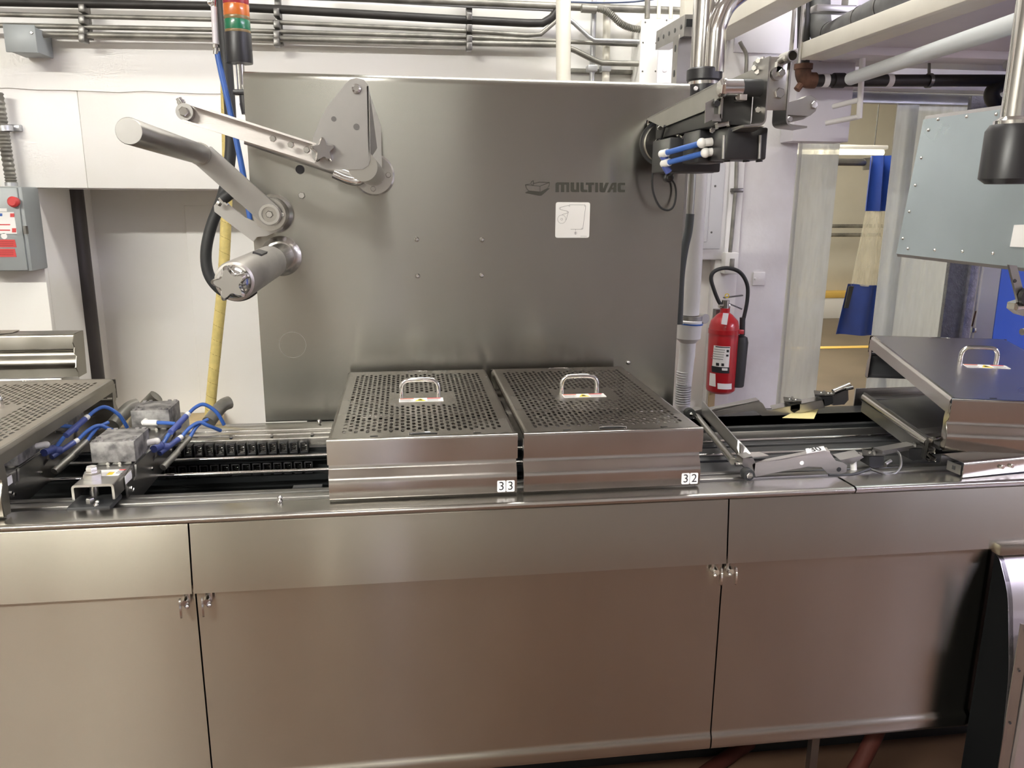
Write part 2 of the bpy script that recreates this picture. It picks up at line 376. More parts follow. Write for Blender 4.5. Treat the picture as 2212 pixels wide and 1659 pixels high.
# blue curtain with a clear middle
YB = 6.3
def wavy(mb, tl, tr, bl, br, amp, waves, th=.004, nx=24):
    rs = []
    for i in range(nx+1):
        t = i/nx; a = tl.lerp(tr, t); b = bl.lerp(br, t); w = V(0, amp*math.sin(t*waves*2*PI), 0)
        rs.append([a+w, a+w+V(0, th, 0), b+w+V(0, th, 0), b+w])
    return mb.rings(rs)
t = thing('curtain', 'blue tarpaulin curtain with a clear middle band in the next room', 'curtain', P(1860, 725, 'y', YB))
def Q(*a): return PY(YB, *a)
obj('upper_panel', wavy(MB(), *Q((1884, 336), (1932, 336), (1870, 456), (1932, 456)), .05, 2), M_tarp, t)
obj('clear_panel', wavy(MB(), *Q((1871, 456), (1932, 456), (1838, 618), (1920, 618)), .04, 2), M_clear, t)
obj('lower_panel', wavy(MB(), *Q((1832, 613), (1916, 618), (1806, 722), (1905, 726)), .03, 1.5), M_tarp, t)
obj('hem_strap', MB().prism(Q((1832, 618), (1842, 618), (1830, 665), (1822, 665)), V(0, -.02, 0)), M_rub, t)
# hanging strips of the doorway
YS = 3.86
def strip(pl_, pr_, py0, py1, label, y=YS, m=M_strip):
    a = P(pl_[0], py0, 'y', y); b = P(pr_[0], py0, 'y', y); c = P(pl_[1], py1, 'y', y); d = P(pr_[1], py1, 'y', y)
    mb = MB(); tag(obj('vinyl_strip', wavy(mb, V(a.x, y, 2.04), V(b.x, y, 2.04), V(a.x, y, .004), V(b.x, y, .004), .004, 1, .003), m), label, 'curtain strip', 'hanging strips of the doorway')
strip((1702, 1678), (1735, 1712), 300, 870, 'hazy vinyl door strip hanging right against the white pier', YS-.012)
strip((1728, 1700), (1816, 1780), 300, 870, 'wide hazy vinyl door strip second from the white pier')
strip((1938, 1895), (1985, 1950), 235, 770, 'hazy vinyl door strip beside the gap with the blue curtain', YS-.012)
strip((1962, 1930), (2090, 2035), 235, 770, 'hazy vinyl door strip touching the galvanised jamb')
a, b = P(1690, 300, 'y', YS), P(2110, 240, 'y', YS)
tag(obj('strip_rail', MB().bx(1.9, 3.1, YS-.03, YS+.03, 2.03, 2.08), M_galv), 'galvanised rail above the hanging door strips', 'rail')
a = P(2036, 650, 'y', YW+.28); b = P(2076, 650, 'y', YW+.28)
t = thing('door_jamb', 'embossed galvanised jamb plate beside the vinyl strips', 'door jamb', V(a.x, YW+.28, 0))
obj('face_plate', MB().bx(a.x, b.x, YW+.26, YW+.285, 0, 2.05, .002), mat('embossed_plate', (.33, .33, .34), .7, .4, .2, 40, bump=.6, bscale=120), t)
obj('edge_angle', MB().bx(b.x, b.x+.045, YW+.24, YW+.27, 0, 2.05, .002), mat('hammered_galv', (.55, .55, .62), .7, .4, .3, 30, bump=.5, bscale=90), t)
a = P(2108, 672, 'y', YW+.28)
t = thing('wall_latch', 'small rusty latch on the lilac wall right of the jamb', 'latch', a-V(0,0,.12))
obj('rod', MB().cyl(a, a-V(.01, 0, .08), .004, n=8), M_rust, t); obj('catch', MB().bx(a.x-.02, a.x+.005, a.y-.02, a.y, a.z-.11, a.z-.085, .003), M_steel, t)
# blue curtain at the right edge of the view
t_ = P(2160, 575, 'y', 2.9); b_ = P(2148, 740, 'y', 2.9)
mb = MB(); rs = []
for i in range(25):
    x = i/24; w = .05*math.sin(x*9)
    rs.append([V(t_.x+x*1.2-.0, 2.9+w, 2.05), V(t_.x+x*1.2, 2.904+w, 2.05), V(b_.x+x*1.2, 2.904+w, .25), V(b_.x+x*1.2, 2.9+w, .25)])
tag(obj('curtain', mb.rings(rs), mat('bright_blue_tarp', (.015, .075, .42), 0, .4)), 'bright blue plastic curtain at the right edge of the view', 'curtain')
tag(obj('curtain_rail', MB().cyl(V(t_.x-.1, 2.9, 2.06), V(t_.x+1.4, 2.9, 2.06), .015, n=12), M_galv), 'galvanised rail carrying the bright blue curtain', 'rail')
# overhead platform, beams and pipes at upper right
XP = P(1722, 118, 'y', 3.05).x; ZP = P(1722, 130, 'y', 3.05).z
t = thing('overhead_platform', 'pale overhead platform with a steel edge channel and lilac underside', 'platform', (XP+1, 2, ZP))
obj('deck', MB().bx(XP+.04, 5.0, .2, 3.36, ZP+.04, ZP+.058), M_lil, t)
obj('edge_channel', MB().bx(XP, XP+.035, .2, 3.05, ZP, ZP+.058, .003).bx(XP+.034, XP+.11, .201, 3.049, ZP+.002, ZP+.012), M_pipewhite, t)
for y in (2.93, 1.95): obj('cross_channel', MB().bx(XP+.035, 5, y, y+.12, ZP+.005, ZP+.04, .003), M_lil, t)
obj('under_panel', MB().bx(XP+.2, 4, 1.9, 3.35, ZP+.034, ZP+.0395), M_lil, t)
for dx_, lb_ in ((-.05, 'thin threaded rod hanging beside the platform corner, outer of two'), (-.015, 'thin threaded rod hanging beside the platform corner, inner of two')):
    tag(obj('hanger_rod', MB().cyl(V(XP+dx_, 3.0, ZP-.02), V(XP+dx_, 3.0, 3.6), .008, n=8), M_steel), lb_, 'hanger')
lamp(3.6, .9, M_tubeV, 'violet lamp fixed under the overhead platform', 1.8, ZP+.04)
# white box beam running towards the viewer
a = P(1565, 78, 'y', 3.3)
tag(obj('box_beam', MB().bx(a.x-.06, a.x+.06, 1.2, 3.38, a.z, a.z+.15, .004), M_pipewhite), 'white painted box beam running overhead towards the viewer', 'beam')
a = P(1690, 150, 'y', 3.38); b = P(1560, 95, 'y', 3.38)
tag(obj('head_beam', MB().bx(b.x+.05, 3.3, 3.37, 3.5, a.z+.06, a.z+.22, .004), M_lil), 'pale blue-white beam along the wall behind the box beam', 'beam')
a, b = P(1706, 200, 'y', 3.32), P(1816, 309, 'y', 3.32)
tag(obj('door_head_box', MB().bx(a.x, b.x, 3.26, 3.375, b.z, 2.14, .004), M_lil), 'lilac white box casing above the first door strips', 'casing')
YK = 3.15
def tubething(name, label, cat, pts, r, m, n=14, smooth=0, group=None):
    return tag(obj(name, MB().tube(pts, r, n, smooth), m), label, cat, group)
t = thing('drain_pipe', 'black drain pipe with a rusty elbow under the platform', 'pipe', P(1735, 180, 'y', YK))
obj('riser', MB().cyl(P(1737, -60, 'y', YK), P(1735, 150, 'y', YK), .024), M_blackpipe, t)
obj('elbow', MB().tube(PY(YK, (1735, 140), (1735, 160), (1742, 172), (1760, 174)), .031, 16, 4).cyl(P(1735, 176, 'y', YK), P(1721, 194, 'y', YK), .014, n=10)
    .ring(P(1735, 150, 'y', YK), V(0, 0, 1), .036, .026, .02), M_rust, t)
obj('run', MB().cyl(P(1755, 174, 'y', YK), P(2180, 174, 'y', YK), .0235), M_blackpipe, t)
for px in (1782, 1920): obj('clamp_band', MB().cyl(P(px-6, 174, 'y', YK), P(px+6, 174, 'y', YK), .0255), M_label, t)
obj('coupling', MB().cyl(P(1800, 174, 'y', YK), P(1822, 174, 'y', YK), .029), M_blackpipe, t)
obj('down_bend', MB().tube(PY(YK, (2178, 176), (2150, 190), (2142, 205), (2150, 222), (2178, 232)), .03, 14, 4), M_blackpipe, t)
obj('hanger', MB().cyl(P(2007, 130, 'y', YK), P(2007, 182, 'y', YK), .006, n=8).ring(P(2003, 174, 'y', YK), V(1, 0, 0), .029, .0245, .014), M_dsteel, t)
a = P(1838, 170, 'y', 2.95); b = P(2230, 38, 'y', 1.75)
tubething('vent_pipe', 'thick white pipe rising towards the viewer under the platform', 'pipe', [a, b], .0235, mat('pale_grey_pipe', (.62, .65, .66), 0, .4), 20)
a = P(1856, 185, 'y', 3.0)
t = thing('white_branch_pipe', 'thin white pipe with two side branches below the black drain', 'pipe', P(1856, 250, 'y', 3.0))
obj('drop', MB().cyl(V(P(1857, 180, 'y', 3.0).x, 3.0, ZP+.038), P(1856, 256, 'y', 3.0), .011), M_pvc, t)
obj('branch', MB().cyl(P(1856, 216, 'y', 3.0), P(1800, 230, 'y', 3.1), .010), M_pvc, t)
obj('branch', MB().cyl(P(1856, 252, 'y', 3.0), P(1784, 266, 'y', 3.1), .010), M_pvc, t)
# grey elbow duct and bracket on the platform
t = thing('insulated_pipe', 'grey lagged pipe bending along the platform edge', 'pipe', P(1790, 60, 'y', 2.6))
obj('lagging', MB().tube(PX(XP+.13, (1768, -60), (1768, 20), (1772, 60), (1790, 76), (1830, 58), (1920, 12), (2040, -50)), .046, 16, 5), mat('grey_lagging', (.12, .12, .115), .1, .5, .3, 14), t)
for q in ((1795, 75), (1862, 42), (1912, 16)): obj('binding_wire', MB().ring(P(*q, 'x', XP+.13), V(0, -1, .05), .0485, .045, .006), M_dsteel, t)
a, b = P(1765, 8, 'y', 2.95), P(1850, 27, 'y', 2.95)
tag(obj('channel_bracket', MB().bx(a.x, b.x, 2.95, 3.0, b.z, a.z, .003).bx(b.x-.035, b.x, 2.95, 3.0, a.z, a.z+.2), M_satin), 'short square steel bracket above the lagged pipe', 'bracket')

# ================================================================== services on the back wall
YC = YW-.09
def WY(*pts, y=YC): return PY(y, *pts)
tubething('fire_main_pipe', 'thick black pipe running along the top of the wall', 'pipe', WY((-120, 1), (0, 4), (455, 13), (600, 20), (1005, 43), (1140, 50), (1172, 50), (1192, 38), (1212, 12), (1222, -15)), .0155, M_blackpipe, 14)
tubething('conduit', 'thin grey conduit just under the black pipe', 'conduit', WY((-120, 30), (0, 31), (460, 42), (1005, 67), (1140, 76), (1168, 74), (1205, 42)), .0085, M_cond)
tubething('conduit', 'second thin grey conduit under the black pipe', 'conduit', WY((-120, 54), (0, 55), (460, 64), (1000, 80), (1385, 97)), .0085, M_cond)
tubething('conduit', 'lowest and thicker grey conduit along the wall, fed by the grey box', 'conduit', WY((70, 74), (460, 80), (1005, 93), (1215, 97)), .0115, M_cond)
tubething('conduit', 'fat grey conduit at the top edge passing behind the white riser', 'conduit', WY((760, -8), (1020, 6), (1215, 14), (1490, 24)), .0145, M_cond, y=YC) if False else tubething('conduit', 'fat grey conduit at the top edge passing behind the white riser', 'conduit', WY((700, -8), (1020, 6), (1215, 14), (1490, 24)), .0145, M_cond)
tubething('conduit', 'thin conduit at the very top left of the white riser', 'conduit', WY((540, -8), (800, 2), (1020, 14), (1200, 22)), .006, M_galv)
tubething('conduit', 'bright conduit bending down right of the white riser, upper of two', 'conduit', WY((1222, 36), (1240, 50), (1272, 80), (1284, 87), (1386, 90), y=YC-.03), .0085, M_galv, 14)
tubething('conduit', 'greenish conduit bending down right of the white riser, lower of two', 'conduit', WY((1222, 102), (1240, 108), (1284, 130), (1300, 136), (1386, 138), y=YC-.03), .011, M_cond, 14)
# spiral flexible conduit
fl = spline(WY((1262, 18), (1296, 19), (1318, 30), (1340, 50), (1362, 60), (1386, 64), y=YC-.03), 14)
t = thing('flexible_conduit', 'ribbed steel flexible conduit curving into the white trunking', 'conduit', fl[-1])
obj('ribbed_hose', MB().tube(fl, .012, 12, 0, lambda i: .0145 if i % 2 else .0115), M_cond, t)
obj('end_fitting', MB().cyl(P(1256, 18, 'y', YC-.03), P(1288, 20, 'y', YC-.03), .016), M_cond, t)
for px, top_, bot, nm in ((181, -20, 86, 'left of the blue hose'), (599, -20, 97, 'left above the machine panel'), (1013, -20, 106, 'above the middle of the machine panel')):
    t = thing('pipe_hanger', f'dark strut hanger clamping the wall pipes, {nm}', 'hanger', P(px, bot, 'y', YC+.03), 'strut hangers of the wall pipes')
    a, b = P(px, top_, 'y', YC+.03), P(px, bot, 'y', YC+.03)
    obj('strut', MB().bx(a.x-.012, a.x+.012, YC+.02, YC+.045, b.z, a.z, .002), M_dsteel, t)
    for py in (20, 45, 68, 84):
        c = P(px, py+(px-181)*.022, 'y', YC-.005); obj('clamp', MB().bx(c.x-.011, c.x+.011, YC-.03, YC+.02, c.z-.014, c.z+.014, .003), M_dsteel, t)
tubething('white_riser', 'round white pipe standing behind the machine panel', 'pipe', [P(1217, -30, 'y', 3.0), P(1217, 200, 'y', 3.0)], .0265, M_pipewhite, 20)
tubething('conduit', 'vertical shiny conduit right of the white riser', 'conduit', WY((1284, -20), (1278, 190), y=YC+.03), .0115, M_galv)
tubething('conduit', 'vertical cream conduit with a clamp beside the shiny one', 'conduit', WY((1312, -20), (1308, 190), y=YC+.03), .0155, M_pipewhite)
a, b = P(1234, 147, 'y', YC+.05), P(1378, 160, 'y', YC+.05)
t = thing('strut_rail', 'short slotted strut rail behind the vertical conduits', 'strut', V(a.x, YC+.05, b.z))
obj('channel', MB().bx(a.x, b.x, YC+.05, YC+.085, b.z, a.z, .002), M_cond, t)
for px in (1279, 1308): c = P(px, 148, 'y', YC+.02); obj('clamp', MB().bx(c.x-.02, c.x+.02, YC+.005, YC+.05, c.z-.012, c.z+.012, .003), M_galv, t)
for i, px in enumerate((1399, 1424, 1450)):
    tubething('conduit', ('grey conduit dropping into the white trunking', 'cream conduit dropping into the middle of the white trunking', 'cream conduit dropping into the right of the white trunking')[i], 'conduit', WY((px, -20), (px-1, 40), y=YC-.02), .011 if i == 0 else .008, (M_cond, M_pipewhite, M_pipewhite)[i])
a, b = P(1386, 42, 'y', YC-.05), P(1424, 190, 'y', YC-.05); c = P(1486, 48, 'y', YC-.05)
t = thing('wall_trunking', 'white steel trunking box with small screws on the wall', 'trunking', V(a.x, YC, b.z))
obj('body', MB().bx(a.x, b.x, YC-.05, YW, b.z-.3, a.z, .003).bx(b.x, c.x, YC-.048, YW, P(1400, 72, 'y', YC-.05).z, a.z-.004, .003), M_white, t)
for q in ((1394, 48), (1389, 92), (1417, 93), (1388, 154), (1416, 154), (1440, 44)): obj('screw', MB().lathe(P(*q, 'y', YC-.051), V(0, -1, 0), [(0, .0035), (.002, .002)], 8), M_dsteel, t)
tubething('blue_wire', 'dark blue cable draped along the top of the wall', 'cable', WY((1222, 4), (1300, 6), (1368, 4), (1430, -4)), .0035, mat('navy_wire', (.05, .07, .13), 0, .5), 8, 3)
# junction box and disconnect at left
a, b = P(10, 55, 'y', YC-.07), P(68, 112, 'y', YC-.07)
t = thing('junction_box', 'grey steel junction box on the wall pipes at the left', 'box', V(a.x, YC, b.z))
obj('body', MB().bx(a.x, b.x+.02, YC-.07, YW-.02, b.z, a.z, .003), M_grey, t); obj('lid', MB().bx(a.x-.004, b.x+.024, YC-.078, YC-.07, b.z-.004, a.z+.004, .002), M_grey, t)
obj('screw', MB().lathe(V(b.x+.012, YC-.079, (a.z+b.z)/2+.02), V(0, -1, 0), [(0, .006), (.003, .004)], 10), M_steel, t)
YD = YW-.14
a, b = P(-90, 402, 'y', YD), P(61, 586, 'y', YD)
t = thing('disconnect_switch', 'grey safety switch box with red labels on the left wall', 'switch box', V(a.x, YW, b.z))
obj('body', MB().bx(a.x, P(52, 500, 'y', YD).x+.012, YD, YW, b.z, a.z, .006), M_grey, t)
obj('door', MB().bx(a.x, P(46, 500, 'y', YD).x+.008, YD-.008, YD, b.z+.004, a.z-.004, .003), M_grey, t)
obj('red_handle', MB().lathe(P(33, 436, 'y', YD-.008), V(0, -1, 0), [(0, .018), (.02, .02), (.028, .013)], 16), M_redlab, t)
obj('latch', MB().bx(*[c for c in (P(54, 488, 'y', YD).x, P(60, 488, 'y', YD).x)], YD-.02, YD, P(55, 505, 'y', YD).z, P(55, 488, 'y', YD).z), M_dsteel, t)
def plate(name, mtl, quad, parent, vec, label=None): return obj(name, MB().prism(quad, vec), mtl, parent, label)
yl = YD-.0085
lb = plate('label_sheet', M_label, PY(yl, (-60, 458), (30, 458), (37, 505), (-60, 505)), t, V(0, -.001, 0), 'white instruction label')
for q in (((22, 461), (31, 469)), ((26, 493), (35, 502))): obj('label_print', MB().prism(PY(yl-.0011, (q[0][0], q[0][1]), (q[1][0], q[0][1]), (q[1][0], q[1][1]), (q[0][0], q[1][1])), V(0, -.0004, 0)), M_redlab, lb)
for py in (485, 497): obj('label_print', MB().prism(PY(yl-.0011, (-60, py-1), (22, py-1), (22, py+1.5), (-60, py+1.5)), V(0, -.0004, 0)), M_redlab, lb)
obj('label_print', MB().prism(PY(yl-.0011, (-60, 461), (5, 461), (5, 467), (-60, 467)), V(0, -.0004, 0)), M_blue, lb)
plate('small_label', M_label, PY(yl, (-60, 450), (15, 450), (15, 457), (-60, 457)), t, V(0, -.001, 0))
obj('round_sticker', MB().lathe(P(9, 510, 'y', yl), V(0, -1, 0), [(0, .011), (.001, .011)], 20), M_label, t)
for y0, y1 in ((517.5, 534), (537.5, 555)):
    r_ = plate('red_sticker', M_redlab, PY(yl, (-60, y0), (32, y0), (36, y1), (-60, y1)), t, V(0, -.001, 0))
    for k in range(3): obj('sticker_print', MB().prism(PY(yl-.0011, (-50, y0+4+k*4), (29, y0+4+k*4), (29, y0+5+k*4), (-50, y0+5+k*4)), V(0, -.0004, 0)), mat('dark_red_print', (.25, .02, .02), 0, .5) if k == 0 and y0 < 520 else MATS['dark_red_print'], r_)
fl = spline(WY((-6, 200), (2, 250), (8, 290), (14, 330), (22, 380), (25, 402), y=YW-.06), 10)
t = thing('flexible_conduit', 'ribbed grey flexible conduit above the safety switch', 'conduit', fl[-1])
obj('ribbed_hose', MB().tube(fl, .02, 12, 0, lambda i: .0215 if i % 2 else .0175), M_cond, t)
obj('end_fitting', MB().cyl(fl[-6], fl[-1], .022), M_galv, t)
obj('strap', MB().bx(P(5, 275, 'y', YW-.06).x, P(34, 275, 'y', YW-.06).x, YW-.03, YW, P(5, 281, 'y', YW-.06).z, P(5, 267, 'y', YW-.06).z, .003).ring(P(10, 272, 'y', YW-.06), V(.1, 0, -1), .026, .021, .02), M_galv, t)
tubething('iron_column', 'dark rusty iron pipe standing in the wall recess', 'pipe', [V(P(165, 500, 'y', 3.78).x, 3.78, 0), V(P(165, 500, 'y', 3.78).x, 3.78, NZ)], P(0, 0, 'y', 3.78).y*0+.047, M_niche, 24)
a = P(330, 868, 'y', 3.2)
t = thing('wall_elbow_pipe', 'short grey elbow pipe coming out of the wall behind the machine', 'pipe', a)
obj('pipe', MB().tube(PY(2.9, (292, 920), (306, 890), (326, 868), (338, 856)), .026, 14, 4), M_cond, t)
a = P(255, 902, 'y', 3.9)
tag(obj('wood_sill', MB().bx(P(252, 902, 'y', 3.9).x, P(480, 902, 'y', 3.9).x, 3.8, 3.95, .30, P(255, 902, 'y', 3.9).z, .004), M_wood), 'brown wooden ledge at the foot of the wall recess', 'ledge')
# electrical panel, outlet, extinguisher at right
YE = YW-.045
a, b = P(1492, 362, 'y', YE), P(1551, 537, 'y', YE)
t = thing('breaker_panel', 'grey electrical panel door let into a white frame on the wall', 'electrical panel', V(a.x, YE, b.z))
obj('frame', MB().bx(a.x-.05, b.x+.028, YE-.01, YE+.025, b.z-.05, a.z+.05, .01), M_wcol, t)
obj('door', MB().bx(a.x-.03, b.x, YE-.02, YE-.01, b.z, a.z+.03, .002), M_greyl, t)
obj('inner_door', MB().bx(a.x-.02, P(1524, 500, 'y', YE).x, YE-.026, YE-.02, b.z+.03, a.z+.01, .003), M_greyl, t)
for q in ((1545, 402), (1537, 502), (1521, 497)): obj('screw', MB().lathe(P(*q, 'y', YE-.02), V(0, -1, 0), [(0, .005), (.003, .003)], 8), M_dsteel, t)
a = P(1578, 560, 'y', YE-.03)
tubething('conduit', 'grey conduit dropping down the white pier to the outlet box', 'conduit', PY(YE-.03, (1592, 330), (1590, 400), (1583, 480), (1577, 545)), .0085, M_cond, 12)
c = P(1590, 411, 'y', YE-.03); tag(obj('conduit_clip', MB().bx(c.x-.015, c.x+.03, YE-.04, YE+.0, c.z-.009, c.z+.009, .003), M_dsteel), 'small clip holding the conduit on the white pier', 'clip')
a, b = P(1568, 546, 'y', YE-.05), P(1594, 592, 'y', YE-.05)
t = thing('outlet_box', 'white outlet box at the end of the conduit above the extinguisher', 'outlet', V(a.x, YE, b.z))
obj('body', MB().bx(a.x, b.x, YE-.05, YE+.0, b.z, a.z, .004), M_white, t)
obj('socket', MB().bx(a.x+.02, b.x-.02, YE-.054, YE-.05, b.z+.03, a.z-.025, .002), M_cond, t)
a = P(1638, 602, 'y', YW-.02)
tag(obj('blank_plate', MB().bx(a.x-.028, a.x+.028, YW-.03, YW-.02, a.z-.03, a.z+.03, .003).lathe(a+V(-.02, -.012, 0), V(0, -1, 0), [(0, .006), (.004, .004)], 8), M_wcol), 'small painted-over plate with a screw on the white pier', 'plate')
a = P(1616, 170, 'y', YW-.05)
tubething('conduit', 'grey conduit curving down behind the bracket assembly', 'conduit', PY(YW-.06, (1598, 90), (1603, 100), (1612, 118), (1612, 150), (1608, 210), (1600, 330)), .008, M_cond, 12, 4)
# fire extinguisher
YX = YW-.14
c = P(1556, 846, 'y', YX); c2 = P(1565, 690, 'y', YX); rX = .064
ax = (c2-c).normalized()
t = thing('fire_extinguisher', 'red fire extinguisher with black horn and hose on the white pier', 'fire extinguisher', c)
L_ = (c2-c).length
obj('cylinder', MB().lathe(c, ax, [(0, rX*.8), (.01, rX*.97), (.02, rX), (L_-.03, rX), (L_-.005, rX*.9), (L_+.02, rX*.55), (L_+.03, rX*.33), (L_+.05, rX*.33)], 28), M_red, t)
vz = c+ax*(L_+.05)
va = obj('valve', MB().cyl(vz, vz+ax*.035, .017).bx(vz.x-.03, vz.x+.02, vz.y-.012, vz.y+.012, vz.z+.0, vz.z+.018, .003), M_steel, t)
obj('lever', MB().bar(vz+V(-.01, 0, .045), vz+V(.075, 0, .055), .016, .005), M_dsteel, t); obj('grip', MB().bar(vz+V(.0, 0, .025), vz+V(.075, 0, -.005), .016, .006), M_steel, t)
obj('safety_pin', MB().ring(vz+V(.0, -.012, .055), V(0, 1, 0), .010, .007, .003, 14), M_tri, t)
obj('hose', MB().tube([vz+V(-.01, 0, .01)]+PY(YX, (1553, 652), (1542, 625), (1536, 600), (1545, 585), (1570, 579), (1598, 588), (1614, 615), (1614, 650), (1606, 690)), .0085, 10, 6), M_rub, t)
obj('horn_neck', MB().cyl(P(1604, 686, 'y', YX), P(1603, 724, 'y', YX), .012), M_rub, t)
hb, ht = P(1588, 834, 'y', YX-.01), P(1601, 724, 'y', YX-.01)
obj('horn', MB().lathe(hb, ht-hb, [(0, .034), (.004, .037), (.05, .037), ((ht-hb).length-.03, .034), ((ht-hb).length-.008, .028), ((ht-hb).length, .012)], 22), M_rub, t)
obj('bracket_strap', MB().bx(P(1585, 712, 'y', YX-.03).x, P(1606, 712, 'y', YX-.03).x, YX-.04, YX-.02, P(1590, 719, 'y', YX).z, P(1590, 710, 'y', YX).z, .002).ring(c+ax*(L_-.06), ax, rX+.003, rX-.002, .02), M_red, t)
def wrap(px0, px1, py0, py1, m, off, name='label', parent=t, sk=0):
    """label curved round the extinguisher body"""
    mb = MB(); k = 8; rs = []
    for i in range(k+1):
        px = px0+(px1-px0)*i/k
        r_ = []
        for py in (py0, py1):
            q = P(px+sk*(py-py0), py, 'y', YX); d = (q-c).dot(ax); mid = c+ax*d; dx = max(-rX*.96, min(rX*.96, q.x-mid.x)); 
            r_ += [V(mid.x+dx, mid.y-math.sqrt((rX+off)**2-dx*dx), q.z)]
        rs.append([r_[0], r_[1], r_[1]+V(0, .002, 0), r_[0]+V(0, .002, 0)])
    return obj(name, mb.rings(rs), m, parent)
w1 = wrap(1536, 1565, 743, 787, M_label, .0008, sk=-.07); wrap(1532, 1563, 787, 800, M_ink, .0009)
wrap(1538, 1564, 744, 746, M_ink, .0012, 'label_print', w1); wrap(1527, 1537, 803, 830, M_label, .0008); wrap(1540, 1569, 822, 834, M_label, .0008)
for k in range(5): wrap(1536-k, 1554-k, 750+k*5, 751.2+k*5, M_dim, .0012, 'label_print', w1)
wrap(1557, 1562, 750, 755, M_ink, .0012, 'label_print', w1); wrap(1556, 1561, 760, 764, M_ink, .0012, 'label_print', w1); wrap(1538, 1543, 779, 785, M_ink, .0012, 'label_print', w1); wrap(1547, 1552, 779, 785, M_ink, .0012, 'label_print', w1)
wrap(1548, 1559, 789, 794, M_label, .0014, 'label_print', w1)
plate('inspection_tag', M_label, PY(YX-rX-.004, (1562, 676), (1574, 677), (1570, 702), (1558, 700)), t, V(0, -.001, 0), 'white paper inspection tag')
obj('wall_hook', MB().bx(c.x-.02, c.x+.03, YX+rX-.005, YW-.02, c.z+.3, c.z+.36), M_dsteel, t)
tag(obj('wood_strip', MB().bx(P(1533, 850, 'y', YW-.06).x, P(1545, 850, 'y', YW-.06).x, YW-.06, YW-.045, .3, P(1540, 842, 'y', YW-.06).z), M_wood), 'thin yellow wooden strip on the wall below the extinguisher', 'strip')

# ================================================================== the packaging machine
MX0, MX1, SPLIT = -1.75, 2.3, .870
YP = 2.03
t = mach = thing('packaging_machine', 'long stainless packaging machine bed with open conveyor trough', 'machine', (.25, 1.7, 0))
obj('base_body', MB().bx(MX0, MX1, 1.40, 2.02, .44, .86).bx(MX0, MX1, 1.40, 1.50, .86, .975).bx(MX0, MX1, 1.86, 2.02, .86, .985), M_pit, t)
for x0, x1, dz in ((MX0, SPLIT-.0015, 0), (SPLIT+.0015, MX1, .002)):
    pr = fillet([(1.3585, .9915), (1.3545, .9985+dz), (1.362, 1.0025+dz), (1.426, 1.0005+dz), (1.428, .990)], .004, 4)
    obj('ledge_cover', sheet(MB(), pr, -.002, x0, x1), M_steel, t)
for y0, y1, z in ((1.430, 1.446, .994), (1.460, 1.484, .994), (1.497, 1.515, .991)):
    obj('front_rail', MB().bx(MX0, MX1, y0, y1, .955, z, .003), M_satin if y0 != 1.497 else M_dsteel, t)
obj('rail_bed', MB().bx(MX0, MX1, 1.428, 1.515, .95, .982), M_dsteel, t)
for y0, y1, z in ((1.846, 1.862, .995), (1.875, 1.90, .998), (1.902, 1.965, 1.001)):
    obj('rear_rail', MB().bx(MX0, SPLIT-.15, y0, y1, .94, z, .003), M_steel, t)
obj('rear_rail', MB().bx(SPLIT-.15, MX1, 1.845, 1.955, .93, .985, .004), M_pit, t)  # dark reflection on this length of rail put into its colour
obj('rear_rail_lip', MB().bx(SPLIT-.15, MX1, 1.838, 1.846, .93, .975, .002), M_satin, t)
for y, z in ((1.783, .970), (1.680, .970)):
    obj('guide_rod', MB().cyl(V(MX0, y, z), V(MX1, y, z), .0042, n=12), M_chrome, t)
obj('rod_bracket', MB().bx(-.115, -.09, 1.66, 1.80, .86, .965), M_dsteel, t)
for x in (-.42, -.345, -.28, -.62):
    obj('support_post', MB().bx(x, x+.014, 1.60, 1.62, .82, .95), M_dsteel, t)
obj('support_bracket', MB().bx(-.245, -.225, 1.615, 1.63, .84, .955).bx(-.205, -.185, 1.615, 1.63, .84, .955).bx(-.225, -.205, 1.615, 1.63, .93, .955), M_slate, t)
obj('trough_strip', MB().bx(-.47, -.42, 1.62, 1.63, .938, .942).bx(-.40, -.30, 1.62, 1.63, .938, .942), M_satin, t)
# chain with spring clips: two strands on the far side
def clip(x, z, y=1.815):
    c = obj('chain_clip', MB().bx(x-.0085, x+.0085, y-.012, y+.012, z-.016, z-.011, .001).bx(x-.0095, x-.0068, y-.012, y+.008, z-.014, z+.012, .001)
            .bx(x+.0068, x+.0095, y-.012, y+.008, z-.014, z+.012, .001).bx(x-.0075, x+.0075, y-.013, y+.006, z+.010, z+.013, .001), M_black, t)
    pts = [V(x+.0052*math.cos(a*.9), y-.004+.0052*math.sin(a*.9), z-.010+a*.00073) for a in range(28)]
    obj('clip_spring', MB().tube(pts, .0010, 5), M_chrome, c)
for i in range(17): clip(-.62+i*.0236, .985-.0)
for i in range(17): clip(-.612+i*.0236, .936)
obj('chain_track', MB().bx(MX0, .6, 1.83, 1.845, .88, .975).bx(MX0, .6, 1.80, 1.83, .952, .966).bx(MX0, .6, 1.80, 1.83, .905, .918), M_pit, t)
for i in range(6): obj('track_screw', MB().hexa(V(-.60+i*.093, 1.848, .999), V(0, -.5, 1), .005, .005), M_steel, t)
